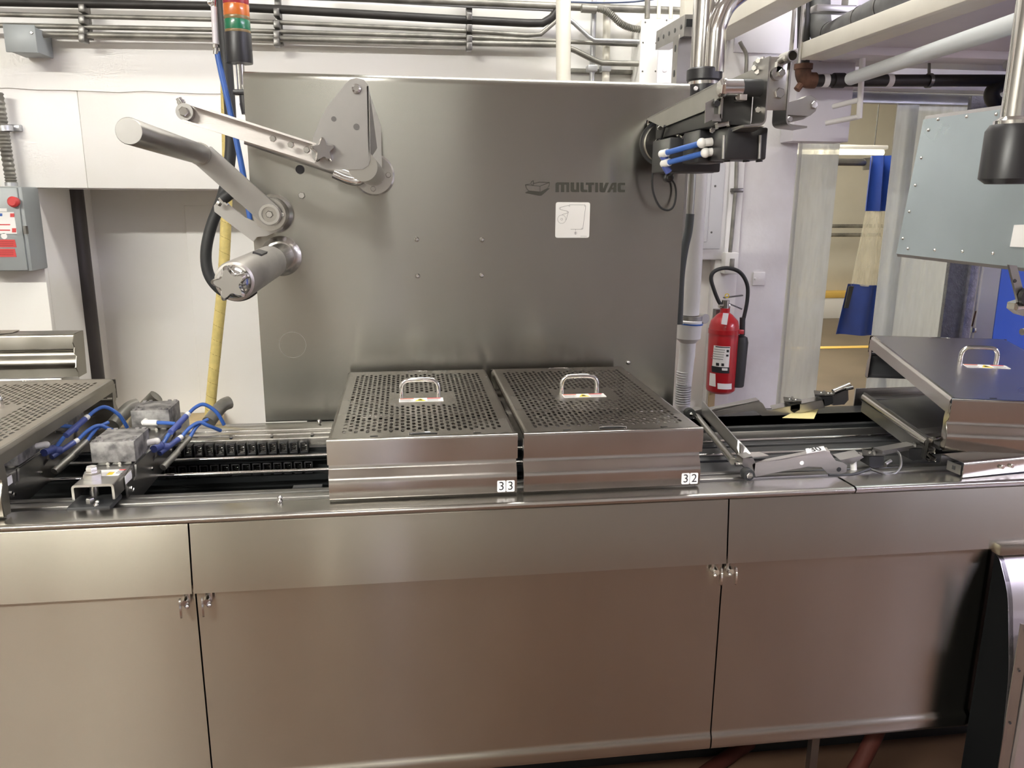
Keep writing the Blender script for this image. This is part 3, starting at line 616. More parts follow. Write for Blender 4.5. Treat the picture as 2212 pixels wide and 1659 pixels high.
# slate coloured slide plates on the right-hand section
for y0, y1 in ((1.518, 1.672), (1.688, 1.776), (1.790, 1.838)):
    obj('slide_plate', MB().bx(.45, MX1, y0, y1, .945, .955, .002), M_slate, t)
for q in ((604, 1082), (208, 1092)):
    c = P(*q, 'z', 1.003); obj('ledge_bolt', MB().lathe(c-V(0, 0, .001), V(0, 0, 1), [(0, .0055), (.003, .0055), (.006, .003)], 14).ball(c+V(0, .006, .004), .0045), M_chrome, t)
c = P(690, 913, 'z', 1.004); obj('ledge_bolt', MB().ball(c+V(0, 0, .003), .006), M_chrome, t)
g0 = P(1848, 846, 'y', 2.06); obj('rear_guard', MB().bx(g0.x, MX1, 2.06, 2.066, .97, P(1900, 838, 'y', 2.06).z, .002), M_steel, t)
obj('light_block_skirt', MB().bx(MX0, MX1, 1.86, 1.88, .0, .45), M_pit, t)  # added black panel, blocks light so the floor under the bed stays dark
obj('rear_guard_lip', MB().bx(g0.x+.02, MX1, 2.03, 2.06, .985, P(1900, 857, 'y', 2.05).z, .003), M_dsteel, t)
for x in (-1.2, 1.7, 2.2): obj('machine_leg', MB().cyl(V(x, 1.62, 0), V(x, 1.62, .45), .022), M_satin, t)
obj('machine_leg', MB().bx(.985, 1.005, 1.60, 1.62, 0, .45), M_satin, t)

# hinged front covers
def cover(x0, x1, label, latches):
    t = thing('front_cover', label, 'cover panel', ((x0+x1)/2, 1.37, .42), 'front covers of the machine bed')
    pr = fillet([(1.378, .988), (1.366, .9885), (1.3535, .859)], .003, 3)
    obj('upper_band', sheet(MB(), pr+[Vector((1.362, .856))], -.0015, x0, x1), M_cover, t)
    pr = fillet([(1.3715, .866), (1.3715, .466), (1.3655, .456), (1.366, .432), (1.376, .424), (1.40, .424)], .006, 4)
    obj('lower_panel', sheet(MB(), pr, -.0015, x0, x1), M_cover, t)
    for lx, s in latches:
        z = .838; l = obj('latch', MB().lathe(V(lx, 1.3715, z), V(0, -1, 0), [(0, .008), (.006, .0075), (.012, .006), (.016, .006)], 14).ball(V(lx-s*.004, 1.353, z-.004), .0045), M_chrome, t)
        w = MB(); w.prism([V(lx+s*.004, 1.3535, z-.012)+V(s*.0025*math.cos(a), -.006+.011*math.cos(a), .008+.019*math.sin(a)) for a in [i*PI/8 for i in range(16)]], V(s*.003, -.001, 0))
        obj('latch_wing', w, M_chrome, l)
        obj('latch_hook', MB().bx(lx-.003-s*.006, lx+.003-s*.006, 1.3605, 1.3635, z-.002, z+.026, .001).ball(V(lx-s*.006, 1.360, z+.027), .003), M_steel, l)
    return t
SX1, SX2 = -.390, .6125
cover(MX0, SX1-.0015, 'brushed steel front cover at the left end of the bed', [(SX1-.016, -1)])
cover(SX1+.0015, SX2-.0015, 'wide brushed steel front cover under the numbered lids', [(SX1+.022, -1), (SX2-.018, 1)])
cover(SX2+.0015, MX1, 'brushed steel front cover at the right end of the bed', [(SX2+.012, 1)])

# protective covers (perforated lids)
CW, CD, CH = .3515, .585, .120     # width, depth, height
def s_profile(sgn):
    """folded front wall, top to bottom; y measured inward"""
    return [(0.0, CH-.050), (.0015, CH-.052)]
def lid(name, label, cat, loc, rotz, holes=True, num=None, mtop=None, mside=None, rot=None, lip=.02, mrear=None):
    """local frame: x width, y depth (front at 0), z up from its base"""
    mtop = mtop or M_top; mside = mside or M_box
    t = thing(name, label, cat, loc, 'folded steel lids over the conveyor', rot or (0, 0, rotz))
    th = .0015; r = .008
    # top plate with real perforations
    mb = MB(); cols, rows, px, py = 28, 22, .0109, .0227
    x_m, y_m = (CW-(cols)*px)/2, .035
    yA, yB = y_m, y_m+rows*py
    def quad(x0, x1, y0, y1):
        if x1-x0 < 1e-6 or y1-y0 < 1e-6: return
        vs = [mb.bm.verts.new(V(a, b, CH)) for a, b in ((x0, y0), (x1, y0), (x1, y1), (x0, y1))]; mb.face(vs)
    if holes:
        quad(r, CW-r, r, yA); quad(r, CW-r, yB+py/2, CD-r); quad(r, x_m, yA, yB+py/2); quad(CW-x_m, CW-r, yA, yB+py/2)
        hx, hy = .0068, .0172
        for i in range(cols):
            x0 = x_m+i*px; o = (i % 2)*py/2; x1 = x0+px
            if o: quad(x0, x1, yA, yA+o)
            else: quad(x0, x1, yB, yB+py/2)
            for j in range(rows):
                y0 = yA+o+j*py; y1 = y0+py; cx, cy = (x0+x1)/2, (y0+y1)/2
                if .115 < cx < CW-.100 and .235 < cy < .345: quad(x0, x1, y0, y1); continue
                O = [V(x0, y0, CH), V(x1, y0, CH), V(x1, y1, CH), V(x0, y1, CH)]
                # octagonal (rounded) slot
                k = .0018; I = [(-hx/2+k, -hy/2), (hx/2-k, -hy/2), (hx/2, -hy/2+2*k), (hx/2, hy/2-2*k), (hx/2-k, hy/2), (-hx/2+k, hy/2), (-hx/2, hy/2-2*k), (-hx/2, -hy/2+2*k)]
                o_ = [mb.bm.verts.new(p) for p in O]; i_ = [mb.bm.verts.new(V(cx+a, cy+b, CH)) for a, b in I]; d_ = [mb.bm.verts.new(V(cx+a, cy+b, CH-th)) for a, b in I]
                mb.face([o_[0], o_[1], i_[1], i_[0]]); mb.face([o_[1], i_[2], i_[1]]); mb.face([o_[1], o_[2], i_[3], i_[2]]); mb.face([o_[2], i_[4], i_[3]])
                mb.face([o_[2], o_[3], i_[5], i_[4]]); mb.face([o_[3], i_[6], i_[5]]); mb.face([o_[3], o_[0], i_[7], i_[6]]); mb.face([o_[0], i_[0], i_[7]])
                for q in range(8): mb.face([i_[q], i_[(q+1) % 8], d_[(q+1) % 8], d_[q]])
    else: quad(r, CW-r, r, CD-r)
    bmesh.ops.remove_doubles(mb.bm, verts=mb.bm.verts, dist=1e-5)
    obj('perforated_top' if holes else 'top_plate', mb, mtop, t, local=True, sharp=20)
    if not holes: pass
    # flanges: front and rear, rounded fold; side lips
    fo = fillet([(r+.001, CH), (0, CH), (0, CH-.048)], r, 6)
    obj('front_flange', sheet(MB(), [(a, b) for a, b in [(p.x, p.y) for p in fo]], .0015, 0, CW), mside, t, local=True)
    obj('rear_flange', sheet(MB(), [(CD-a, b) for a, b in [(p.x, p.y) for p in fo]], -.0015, 0, CW), mside, t, local=True)
    for s, x in ((1, 0), (-1, CW)):
        rs = []
        prof = [(r, CH), (r*.45, CH-.001), (.0012, CH-.0045), (0, CH-r)]
        mbs = MB()
        a_ = [mbs.bm.verts.new(V(x+s*p[0], .012, p[1])) for p in prof]; b_ = [mbs.bm.verts.new(V(x+s*p[0], CD-.012, p[1])) for p in prof]
        for k in range(3): mbs.face([a_[k], a_[k+1], b_[k+1], b_[k]])
        mbs.bx(min(x, x+s*.0012), max(x, x+s*.0012), .012, CD-.012, CH-r-lip, CH-r)
        obj('side_lip', mbs, mside, t, local=True)
    # lower folded walls, front and rear, with the S-shaped relief
    S = fillet([(.030, CH-.046), (.013, CH-.046), (.0125, .061), (.003, .046), (.0, .037), (.0005, .002), (.012, .0)], .006, 4)
    lw = obj('front_wall', sheet(MB(), S, .0015, .001, CW-.001), mside, t, local=True)
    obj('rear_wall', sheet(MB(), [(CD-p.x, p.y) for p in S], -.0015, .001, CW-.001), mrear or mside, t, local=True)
    # end posts with wavy edges and small slots
    for s, x in ((1, .0), (-1, CW)):
        for fy, d in ((0, 1), (CD, -1)):
            poly = [(.002, CH-.012), (.007, CH-.02), (.003, CH-.027), (.006, CH-.034), (.003, CH-.040), (.009, CH-.05), (.016, CH-.055), (.013, .06), (.004, .045), (.002, .03), (.004, .004), (.026, .002), (.030, CH-.05), (.026, CH-.022), (.03, CH-.012)]
            obj('end_post', MB().prism([V(x+s*.0005, fy+d*p[0], p[1]) for p in poly], V(s*.0015, 0, 0)), mside, t, local=True)
    # finger cut-outs: arched tabs at front and back of the top
    for fy, hgt, m_ in ((.019, .0, M_pit), (CD-.019, 0, M_chrome)):
        pts = [V(CW/2+.026*math.cos(a), fy+.008*math.sin(a), CH+.0006) for a in [PI*i/14 for i in range(15)]]
        obj('finger_notch', MB().prism(pts, V(0, 0, .0004)), m_, t, local=True)
        obj('notch_rim', MB().tube([V(CW/2+.027*math.cos(a), fy+.0085*math.sin(a), CH+.0012) for a in [PI*i/14 for i in range(15)]], .0009, 6), M_chrome, t, local=True)
    for x in (.085, CW-.075): obj('slot', MB().bx(x-.007, x+.007, .014, .0165, CH+.0003, CH+.0008), M_pit, t, local=True)
    # handle
    hx, hy, hw, hh = CW/2-.0, .318, .041, .036
    pts = [V(hx-hw, hy, CH-.002), V(hx-hw, hy, CH+hh-.018), V(hx-hw+.005, hy, CH+hh-.006), V(hx-hw+.018, hy, CH+hh), V(hx+hw-.018, hy, CH+hh), V(hx+hw-.005, hy, CH+hh-.006), V(hx+hw, hy, CH+hh-.018), V(hx+hw, hy, CH-.002)]
    obj('handle', MB().tube(spline(pts, 4), .0052, 14), M_chrome, t, 'bent round bar handle', local=True)
    # warning label
    lx0, lx1, ly0, ly1 = hx-.046, hx+.050, .262, .292
    lb = obj('warning_label', MB().bx(lx0, lx1, ly0, ly1, CH+.0003, CH+.0008), M_label, t, local=True)
    z = CH+.0009
    obj('warning_triangle', MB().prism([V(hx-.012, ly0+.003, z), V(hx+.012, ly0+.003, z), V(hx, ly1-.004, z)], V(0, 0, .0003)), M_tri, lb, local=True)
    obj('warning_sign', MB().prism([V(hx-.005, ly0+.007, z+.0004), V(hx+.005, ly0+.007, z+.0004), V(hx+.002, ly0+.017, z+.0004), V(hx-.003, ly0+.015, z+.0004)], V(0, 0, .0002)), M_ink, lb, local=True)
    for sx in (lx0+.002, hx+.015):
        obj('red_heading', MB().bx(sx, sx+.030, ly1-.0075, ly1-.0015, z, z+.0002), M_redlab if sx > hx else mat('orange_heading', (.62, .16, .10), 0, .5), lb, local=True)
        for k in range(4): obj('label_line', MB().bx(sx, sx+.028-.004*(k % 2), ly1-.0125-k*.005, ly1-.011-k*.005, z, z+.0002), M_dim, lb, local=True)
    if num:
        for k, ch in enumerate(num):
            cx = CW-.0365+k*.0172+(.0 if k else 0)-.0; c = V(cx+.006, -.0008, .0175)
            tl = obj('number_tile', MB().prism(rrect(c, V(1, 0, 0), V(0, 0, 1), .0080, .0112, .0025), V(0, .001, 0)), M_label, t, 'white number sticker', local=True)
            mm = MB(); text_mesh(mm, ch, .024, c+V(0, -.0002, 0), V(1, 0, 0), V(0, 0, 1), .0004)
            obj('digit', mm, M_ink, tl, local=True)
    return t
BY = 1.4005
lid('conveyor_lid', 'perforated steel lid numbered 33 on the side of the cast blocks', 'lid', (-.1485, BY, 1.0025), 0, True, '33')
lid('conveyor_lid', 'perforated steel lid numbered 32 next to the lever frame', 'lid', (.2150, BY, 1.0025), 0, True, '32')
lid('conveyor_lid', 'dusty perforated steel lid at the left edge over blue hoses', 'lid', (-.700-CW, 1.385, 1.0025), 0, True, None, mat('dusty_top', (.36, .33, .275), .75, .5, .15, 10), M_boxd)
t = thing('folded_cover', 'dull ridged cover strip standing behind the dusty lid', 'cover', (-1.15, 2.30, 1.062))
zc = 1.062
S2 = fillet([(2.34, zc+.112), (2.34, zc+.122), (2.275, zc+.121), (2.272, zc+.075), (2.288, zc+.072), (2.287, zc+.062), (2.276, zc+.050), (2.272, zc+.040), (2.276, zc+.030), (2.285, zc+.026), (2.284, zc)], .007, 4)
obj('ridged_wall', sheet(MB(), S2, .002, -1.7, -.905), M_boxd, t)
obj('end_plate', MB().prism([V(-.905, y, zc+z) for y, z in ((2.275, .119), (2.262, .10), (2.270, .085), (2.262, .07), (2.276, .06), (2.268, .045), (2.262, .03), (2.274, .015), (2.274, 0), (2.33, 0), (2.34, .121))], V(.002, 0, 0)), M_boxd, t)
obj('dented_top', MB().prism([V(-1.7, 2.262, zc+.1225), V(-1.13, 2.262, zc+.1225), V(-1.07, 2.30, zc+.1225), V(-1.07, 2.34, zc+.1225), V(-1.7, 2.34, zc+.1225)], V(0, 0, .002)), MATS['dusty_top'], t)
tag(obj('cover_rest', MB().bx(-1.7, -.95, 2.28, 2.40, 0, 1.06, .006), M_satin), 'steel rest behind the bed carrying the ridged cover strip', 'stand')
# the turned lid at the right
FT = P(2058, 862, 'y', 1.45); 
BT = P(1885, 728, 'z', FT.z+.036)
yaw = -math.atan2(BT.x-FT.x, BT.y-FT.y); pit = math.atan2(BT.z-FT.z, (BT-FT).xy.length)
R_ = Matrix.Rotation(yaw, 3, 'Z') @ Matrix.Rotation(pit, 3, 'X')
rl = lid('conveyor_lid', 'smooth steel lid turned askew at the right edge', 'lid', FT-R_ @ V(0, 0, CH), 0, False, None, mat('smooth_lid_steel', (.60, .58, .57), 1, .28, .04, 3, rvar=.01), M_box, rot=R_.to_euler(), lip=.028, mrear=M_slate)  # slate rear wall stands in for the dark reflections inside the lid
# the roughly machined inner rail under that lid and its supporting block
a, b = P(1868, 868, 'z', 1.055), P(2005, 968, 'z', 1.030)
t = thing('inner_guide_rail', 'double ridged steel rail lying under the askew lid', 'rail', (a+b)/2)
d = (b-a).normalized(); xx = d.cross(V(0, 0, 1)).normalized()
obj('upper_ridge', MB().tube([a+V(0, 0, .012), b+V(0, 0, .012)], .011, 14), M_box, t)
obj('web', MB().bar(a+xx*.004, b+xx*.004, .006, .05), M_dsteel, t)
obj('lower_ridge', MB().bar(a-V(0, 0, .026)-xx*.012, b-V(0, 0, .026)-xx*.012, .014, .006, bev=.002), M_box, t)
obj('middle_ridge', MB().bar(a-V(0, 0, .006)-xx*.008, b-V(0, 0, .006)-xx*.008, .014, .008, bev=.002), M_steel, t)
# perforated tray under the lid
q = PZ(1.03, (1868, 868), (2030, 965), (2260, 930), (2050, 850))
tag(obj('drip_tray', MB().prism(q, V(0, 0, -.008)), M_dsteel), 'dark tray seen under the askew lid', 'tray')
# channel bar on the ledge at right
t = thing('channel_bar', 'short folded steel channel bar on the ledge at the right edge', 'bar', P(2100, 1030, 'z', 1.004))
c0 = P(2079, 1033, 'z', 1.005); dx = V(math.cos(.13), math.sin(.13), 0); dy = V(-dx.y, dx.x, 0)
prof = fillet([(.004, .0), (0, .0), (0, .034), (.062, .034), (.062, .012)], .007, 5)
mbx = MB(); off = offset(prof, -.0022); 
poly = [Vector(p) for p in prof]+[Vector(p) for p in off[::-1]]
A = [mbx.bm.verts.new(c0+dy*p.x+V(0, 0, p.y)) for p in poly]; B = [mbx.bm.verts.new(c0+dy*p.x+V(0, 0, p.y)+dx*.5) for p in poly]
k_ = len(A)
for i in range(k_): mbx.face([A[i], A[(i+1) % k_], B[(i+1) % k_], B[i]])
for i in range(len(prof)-1): mbx.face([A[i], A[k_-1-i], A[k_-2-i], A[i+1]])
obj('channel', mbx, M_box, t)
obj('end_tab', MB().obox(c0+dy*.028+V(0, 0, .013)+dx*.004, dx*.001, dy*.018, V(0, 0, .010)), M_satin, t)
obj('end_slot', MB().obox(c0+dy*.028+V(0, 0, .013)+dx*.0028, dx*.0004, dy*.004, V(0, 0, .004)), M_ink, t)
for px in (2181, 2208): c = P(px, 1012, 'y', c0.y+.01); obj('bolt', MB().hexa(c0+dx*((px-2079)*.00092)+V(0, 0, .017), -dy, .0045, .006), M_chrome, t)

# ================================================================== tall machine panel with film arms
PXL, PXR, PZ0, PZ1 = -.3655, .7275, .985, 1.840
t = thing('film_unwind_panel', 'large upright brushed steel panel bearing the maker lettering', 'panel', ((PXL+PXR)/2, YP, PZ0))
pr = fillet([(YP, PZ0), (YP, PZ1), (YP+.07, PZ1+.004), (YP+.07, PZ1-.02)], .018, 6)
obj('panel_sheet', sheet(MB(), pr, -.002, PXL, PXR), M_panel, t)
for s, x in ((1, PXL), (-1, PXR)):
    obj('side_return', MB().bx(min(x, x+s*.002), max(x, x+s*.002), YP+.002, YP+.06, PZ0, PZ1-.01), M_panel, t)
obj('rear_bracing', MB().bx(PXL+.1, PXR-.1, YP+.03, YP+.07, PZ0-.06, PZ0+.1), M_dsteel, t)
N = V(0, -1, 0)
for q in ((900, 517), (1041, 518), (902, 596), (1040, 595)):
    c = P(*q, 'y', YP); obj('stud', MB().lathe(c, N, [(0, .0065), (.006, .006), (.012, .0045), (.014, .002)], 12), M_chrome, t)
c = P(652, 422, 'y', YP); obj('panel_bolt', MB().hexa(c, N, .0085, .008), M_chrome, t)
c = P(648, 366, 'y', YP); obj('black_plug', MB().lathe(c, N, [(0, .011), (.004, .010)], 18), M_black, t)
c = P(1357, 783, 'y', YP); obj('panel_bolt', MB().ball(c, .0065), M_chrome, t)
c = P(632, 745, 'y', YP); obj('filled_hole_ring', MB().ring(c, N, .0335, .0327, .0004, 40), M_satin, t)
# maker's lettering, each letter as printed
def LZ(x, y): return P(1130+x/9.217, 380+y/9.217, 'y', YP-.0003)
def LP(*pts): return [LZ(a, b) for a, b in pts]
letters = {
 'M': [(645, 322), (645, 160), (655, 138), (680, 128), (918, 128), (918, 322), (862, 322), (862, 180), (848, 172), (822, 172), (818, 180), (818, 322), (755, 322), (755, 180), (745, 172), (722, 172), (712, 182), (712, 322)],
 'U': [(945, 130), (1015, 130), (1015, 265), (1024, 274), (1060, 274), (1060, 130), (1115, 130), (1115, 322), (985, 322), (958, 312), (945, 286)],
 'L': [(1142, 130), (1205, 130), (1205, 262), (1214, 274), (1282, 274), (1282, 322), (1180, 322), (1152, 310), (1142, 284)],
 'T': [(1250, 132), (1410, 132), (1410, 178), (1362, 178), (1362, 324), (1298, 324), (1298, 178), (1250, 178)],
 'I': [(1437, 134), (1490, 134), (1490, 324), (1437, 324)],
 'V': [(1524, 134), (1590, 134), (1592, 262), (1643, 134), (1706, 134), (1628, 326), (1560, 326), (1534, 314), (1524, 290)],
 'A1': [(1672, 326), (1762, 150), (1786, 134), (1858, 134), (1858, 326), (1797, 326), (1797, 272), (1752, 272), (1730, 326)],
 'C': [(2030, 136), (2030, 182), (1955, 182), (1943, 192), (1943, 266), (1953, 277), (2028, 277), (2028, 326), (1915, 326), (1892, 314), (1884, 290), (1884, 172), (1892, 148), (1915, 136)]}
lt = obj('lettering', MB().prism(LP((645, 326), (645, 330), (650, 330), (650, 326)), V(0, -.0001, 0)), M_logo, t)
for k_, poly in letters.items(): obj('letter_'+k_[0].lower(), MB().prism(LP(*poly), V(0, -.0005, 0)), M_logo, lt)
obj('letter_counter', MB().prism(LP((1768, 234), (1797, 176), (1797, 234)), V(0, -.0009, 0)), M_panel, lt)
# tray emblem
lg = obj('tray_emblem', MB().prism(LP((40, 332), (110, 298), (335, 320), (480, 245), (528, 250), (370, 388), (345, 396), (310, 394), (60, 345)), V(0, -.0005, 0)), M_logo, t, 'line drawing of an open film tray')
def poly_stroke(pts, w):
    mb = MB(); q = LP(*pts)
    for a, b in zip(q[:-1], q[1:]): stroke(mb, a, b, w, N, .0009)
    return mb
obj('tray_body', MB().prism(LP((52, 186), (335, 205), (525, 130), (520, 185), (480, 235), (340, 318), (110, 295), (65, 250)), V(0, -.0007, 0)), M_panel, lg)
for pts in ([(40, 180), (335, 205), (525, 130), (320, 125), (205, 152)], [(52, 190), (65, 240), (90, 275), (115, 297)], [(335, 205), (338, 318)], [(522, 132), (515, 190), (485, 238)], [(115, 297), (338, 320)], [(205, 190), (203, 92), (170, 112), (150, 150)], [(150, 158), (203, 190)], [(40, 178), (145, 160)]):
    obj('emblem_line', poly_stroke(pts, .0016), M_logo, lg)
# threading diagram sticker
c = P(1130+985/9.217, 380+880/9.217, 'y', YP)
hw = (P(1130+1325/9.217, 480, 'y', YP).x-P(1130+645/9.217, 480, 'y', YP).x)/2; hh = (P(1237, 380+528/9.217, 'y', YP).z-P(1237, 380+1235/9.217, 'y', YP).z)/2
st = obj('threading_sticker', MB().prism(rrect(c, V(1, 0, 0), V(0, 0, 1), hw, hh, .006), V(0, -.0006, 0)), M_label, t, 'white film threading diagram sticker')
def SL(*pts, w=.0008):
    mb = MB(); q = [p+V(0, -.0005, 0) for p in LP(*pts)]
    for a, b in zip(q[:-1], q[1:]): stroke(mb, a, b, w, N, .0004)
    obj('diagram_line', mb, M_dim, st)
SL((885, 738), (775, 770)); SL((735, 668), (880, 702)); SL((728, 630), (905, 585)); SL((915, 578), (1235, 578)); SL((1245, 600), (1188, 1055)); SL((1180, 1062), (945, 1062)); SL((902, 715), (855, 880)); SL((1042, 1065), (1042, 1090)); SL((1042, 1115), (1042, 1160), w=.0018); SL((1140, 1200), (1265, 1203), w=.0006)
for x, y, r in ((920, 597, .0018), (1233, 597, .0018), (732, 650, .0018), (885, 717, .0018), (1170, 1050, .0018), (768, 862, .0110), (768, 862, .0028), (1042, 1137, .0035)):
    obj('diagram_ring', MB().ring(LZ(x, y)+V(0, -.0005, 0), N, r, r-.0006, .0004, 24), M_dim, st)

# lower film mandrel
def star(mb, c, ax, r, h, k=5, ph=0.3):
    d = ax.normalized(); x = V(1, 0, 0); x = (x-d*x.dot(d)).normalized(); y = d.cross(x); rs = []
    for t_, sc_ in ((0, .80), (h*.25, 1), (h*.75, 1), (h, .82)):
        ring = []
        for i in range(60):
            a = 2*PI*i/60; rr = r*(.80+.20*math.cos(k*a)+.03*math.cos(2*k*a))*sc_
            ring.append(c+d*t_+(x*math.cos(a+ph)+y*math.sin(a+ph))*rr)
        rs.append(ring)
    mb.rings(rs); return mb
f0 = P(608, 553, 'y', YP); e0 = P(499, 579, 'x', f0.x); e0 = V(f0.x, max(min(e0.y, 1.6), 1.45), f0.z-.006); axm = (e0-f0).normalized(); Lm = (e0-f0).length
t = thing('film_mandrel', 'thick steel film mandrel with a star knob at its tip', 'mandrel', f0)
obj('flange', MB().lathe(f0, axm, [(0, .049), (.004, .049), (.009, .043), (.014, .034)], 36), M_steel, t)
obj('inner_sleeve', MB().cyl(f0+axm*.01, f0+axm*(Lm*.36), .0325, n=28), M_steel, t)
obj('core_tube', MB().lathe(f0+axm*(Lm*.30), axm, [(0, .035), (.003, .0365), (Lm*.66, .0365), (Lm*.675, .0345), (Lm*.68, .0300)], 32), mat('scuffed_core_tube', (.52, .50, .46), .85, .4, .25, 22, stretch=(1, .3, 1)), t)
obj('grip_pad', MB().obox(f0+axm*(Lm*.62)+V(.012, 0, .0355), axm*.035, V(1, 0, -.3).normalized()*.009, V(.3, 0, 1).normalized()*.0022), M_black, t)
obj('grip_pad', MB().obox(f0+axm*(Lm*.66)+V(-.002, 0, -.0362), axm*.05, V(.009, 0, 0), V(0, 0, .002)), M_black, t)
kb = f0+axm*Lm
obj('knob_boss', MB().lathe(kb-axm*.008, axm, [(0, .030), (.008, .028), (.018, .022), (.026, .016)], 28), M_chrome, t)
obj('star_knob', star(MB(), kb+axm*.012, axm, .031, .020, 5, .5), M_chrome, t)

# dancer roller arm
pv = P(592, 462, 'y', YP); YA = 1.945
t = thing('dancer_arm', 'swinging dancer arm with a plain steel roller', 'roller arm', pv)
obj('pivot_housing', MB().lathe(pv, N, [(0, .047), (.012, .047), (.02, .040), (YP-YA-.012, .038)], 36), M_steel, t)
a0, a1 = P(583, 463, 'y', YA), P(442, 338, 'y', YA)
da = (a1-a0).normalized(); na = V(-da.z, 0, da.x); hw_ = .0265
poly = [a0+na*hw_*math.cos(x)-da*hw_*math.sin(x) for x in [PI*i/10 for i in range(11)]]+[a1-na*hw_+da*.004, a1+na*hw_+da*.004]
obj('arm_plate', MB().prism([p+V(0, .008, 0) for p in poly], V(0, -.016, 0)), M_satin, t)
r0 = P(432, 333, 'y', YA-.004); r1 = P(278, 283, 'x', r0.x); r1 = V(r0.x, max(r1.y, 1.42), r1.z)
dr = (r1-r0).normalized(); Lr = (r1-r0).length
obj('roller', MB().lathe(r0, dr, [(-.01, .0235), (Lr-.002, .0225), (Lr, .0215)], 36), M_satin, t)
obj('roller_collar', MB().ring(r0+dr*.0, dr, .0255, .0225, .010, 32), M_steel, t)
c = P(583, 463, 'y', YA-.008)
cb = obj('pivot_ring', MB().ring(c, N, .0235, .0175, .010, 36), M_chrome, t); obj('pivot_disc', MB().lathe(c, N, [(0, .018), (.003, .018)], 28), M_steel, t); obj('pivot_bolt', MB().hexa(c+N*.003, N, .0085, .008), M_chrome, t)
obj('small_bolt', MB().hexa(P(611, 464, 'y', YA+.012), N, .005, .006), M_chrome, t)
# fixed stop bracket below the arm
YB_ = 1.985
obj('stop_bracket', MB().prism(PY(YB_, (462, 444), (478, 428), (500, 448), (530, 470), (548, 478), (566, 470), (600, 440), (622, 470), (608, 496), (575, 510), (555, 512), (547, 522), (505, 490), (463, 457)), V(0, .012, 0)), mat('bracket_steel', (.42, .41, .39), 1, .4, .06, 10), t)
a, b = P(478, 432, 'y', YA+.02), P(494, 424, 'y', YA+.02)
obj('rubber_stop', MB().cyl(P(480, 430, 'y', YB_-.012), P(497, 418, 'y', YB_-.012), .014), M_rub, t)
obj('stop_plate', MB().bar(P(474, 428, 'y', YB_-.012), P(493, 443, 'y', YB_-.012), .02, .004), M_chrome, t)
obj('stop_nut', MB().hexa(P(475, 437, 'y', YB_-.02), V(-.5, 0, -.7), .007, .008), M_steel, t)

# upper film guide with triangular plates
YT, YR = 1.50, 1.975
fl0 = P(808, 378, 'y', YP)
t = thing('film_guide', 'film guide arm between rounded triangular plates', 'guide arm', fl0)
obj('flange', MB().lathe(fl0, N, [(0, .050), (.006, .050), (.009, .046)], 36), M_steel, t)
for q in ((839, 378), (806, 408)): obj('flange_bolt', MB().hexa(P(*q, 'y', YP-.009), N, .007, .006), M_steel, t)
obj('post', MB().cyl(fl0, V(fl0.x-.002, YT+.004, fl0.z), .0265, n=28), M_steel, t)
tri = [(770, 168), (786, 172), (797, 186), (798, 210), (800, 345), (795, 358), (782, 366), (705, 366), (690, 360), (675, 342), (672, 322), (676, 300), (690, 262), (705, 234), (745, 182), (757, 171)]
poly = PY(YT, *tri)
obj('front_plate', MB().prism(poly, V(0, .004, 0)), M_satin, t)
sh = V(.012, 0, -.02)
rear = PY(YR, (800, 205), (823, 272), (826, 392), (790, 398), (775, 380), (780, 220))
obj('rear_plate', MB().prism(rear, V(0, .004, 0)), M_satin, t)
obj('fold_web', MB().prism([poly[4]+V(-.001, 0, 0), poly[2]+V(-.001, 0, 0), P(800, 205, 'y', YT+.2), P(815, 320, 'y', YT+.25)], V(-.003, 0, 0)), M_satin, t)
c = P(770, 192, 'y', YT-.0005); obj('plate_screw', MB().lathe(c, N, [(0, .0085), (.005, .008), (.008, .005)], 16), M_chrome, t)
for q, r in (((721, 257), .0045), ((770, 274), .0055)): obj('plate_hole', MB().lathe(P(*q, 'y', YT-.0003), N, [(0, r), (.0006, r)], 20), mat('hole_shade', (.16, .155, .15), .8, .4) if r < .005 else MATS['hole_shade'], t)
# front extrusion
b0, b1 = P(690, 334, 'y', YT+.018), P(402, 243, 'y', YT+.018)
db = (b1-b0).normalized(); nb_ = V(-db.z, 0, db.x); nb_ = nb_ if nb_.z > 0 else -nb_
ex = obj('front_arm', MB().obox((b0+b1)/2+V(0, .008, 0), db*((b1-b0).length/2-.006), nb_*.0165, V(0, .003, 0)), M_alu, t)
obj('arm_upper_flange', MB().obox((b0+b1)/2+nb_*.0150-V(0, .006, 0), db*((b1-b0).length/2-.008), nb_*.0018, V(0, .014, 0)), M_alu, ex)
obj('arm_lower_flange', MB().obox((b0+b1)/2-nb_*.0150-V(0, .006, 0), db*((b1-b0).length/2-.002), nb_*.0018, V(0, .014, 0)), M_alu, ex)
obj('arm_end_cap', MB().lathe(b1-V(0, .012, 0), V(0, 1, 0), [(0, .0145), (.022, .0145)], 28), M_satin, t)
obj('arm_end_bolt', MB().hexa(b1-V(0, .012, 0), N, .0085, .007), M_chrome, t)
obj('locking_pin', MB().cyl(P(396, 232, 'y', YT+.018), P(386, 212, 'y', YT+.018), .0055, n=12).cyl(P(393, 224, 'y', YT+.018), P(390, 218, 'y', YT+.018), .0072, n=12), M_chrome, t)
for q in ((590, 300), (629, 313), (663, 324)): obj('arm_bolt', MB().hexa(P(*q, 'y', YT+.007), N, .006, .007), M_chrome, t)
a, b = P(770, 384, 'y', YR-.02), P(530, 302, 'y', YR-.02)
obj('rear_arm', MB().tube([a, b], .0105, 14), M_satin, t)
obj('cross_roller', MB().cyl(V(b1.x, YT+.03, b1.z), V(b1.x, YR-.02, b1.z), .010, n=16), M_steel, t)
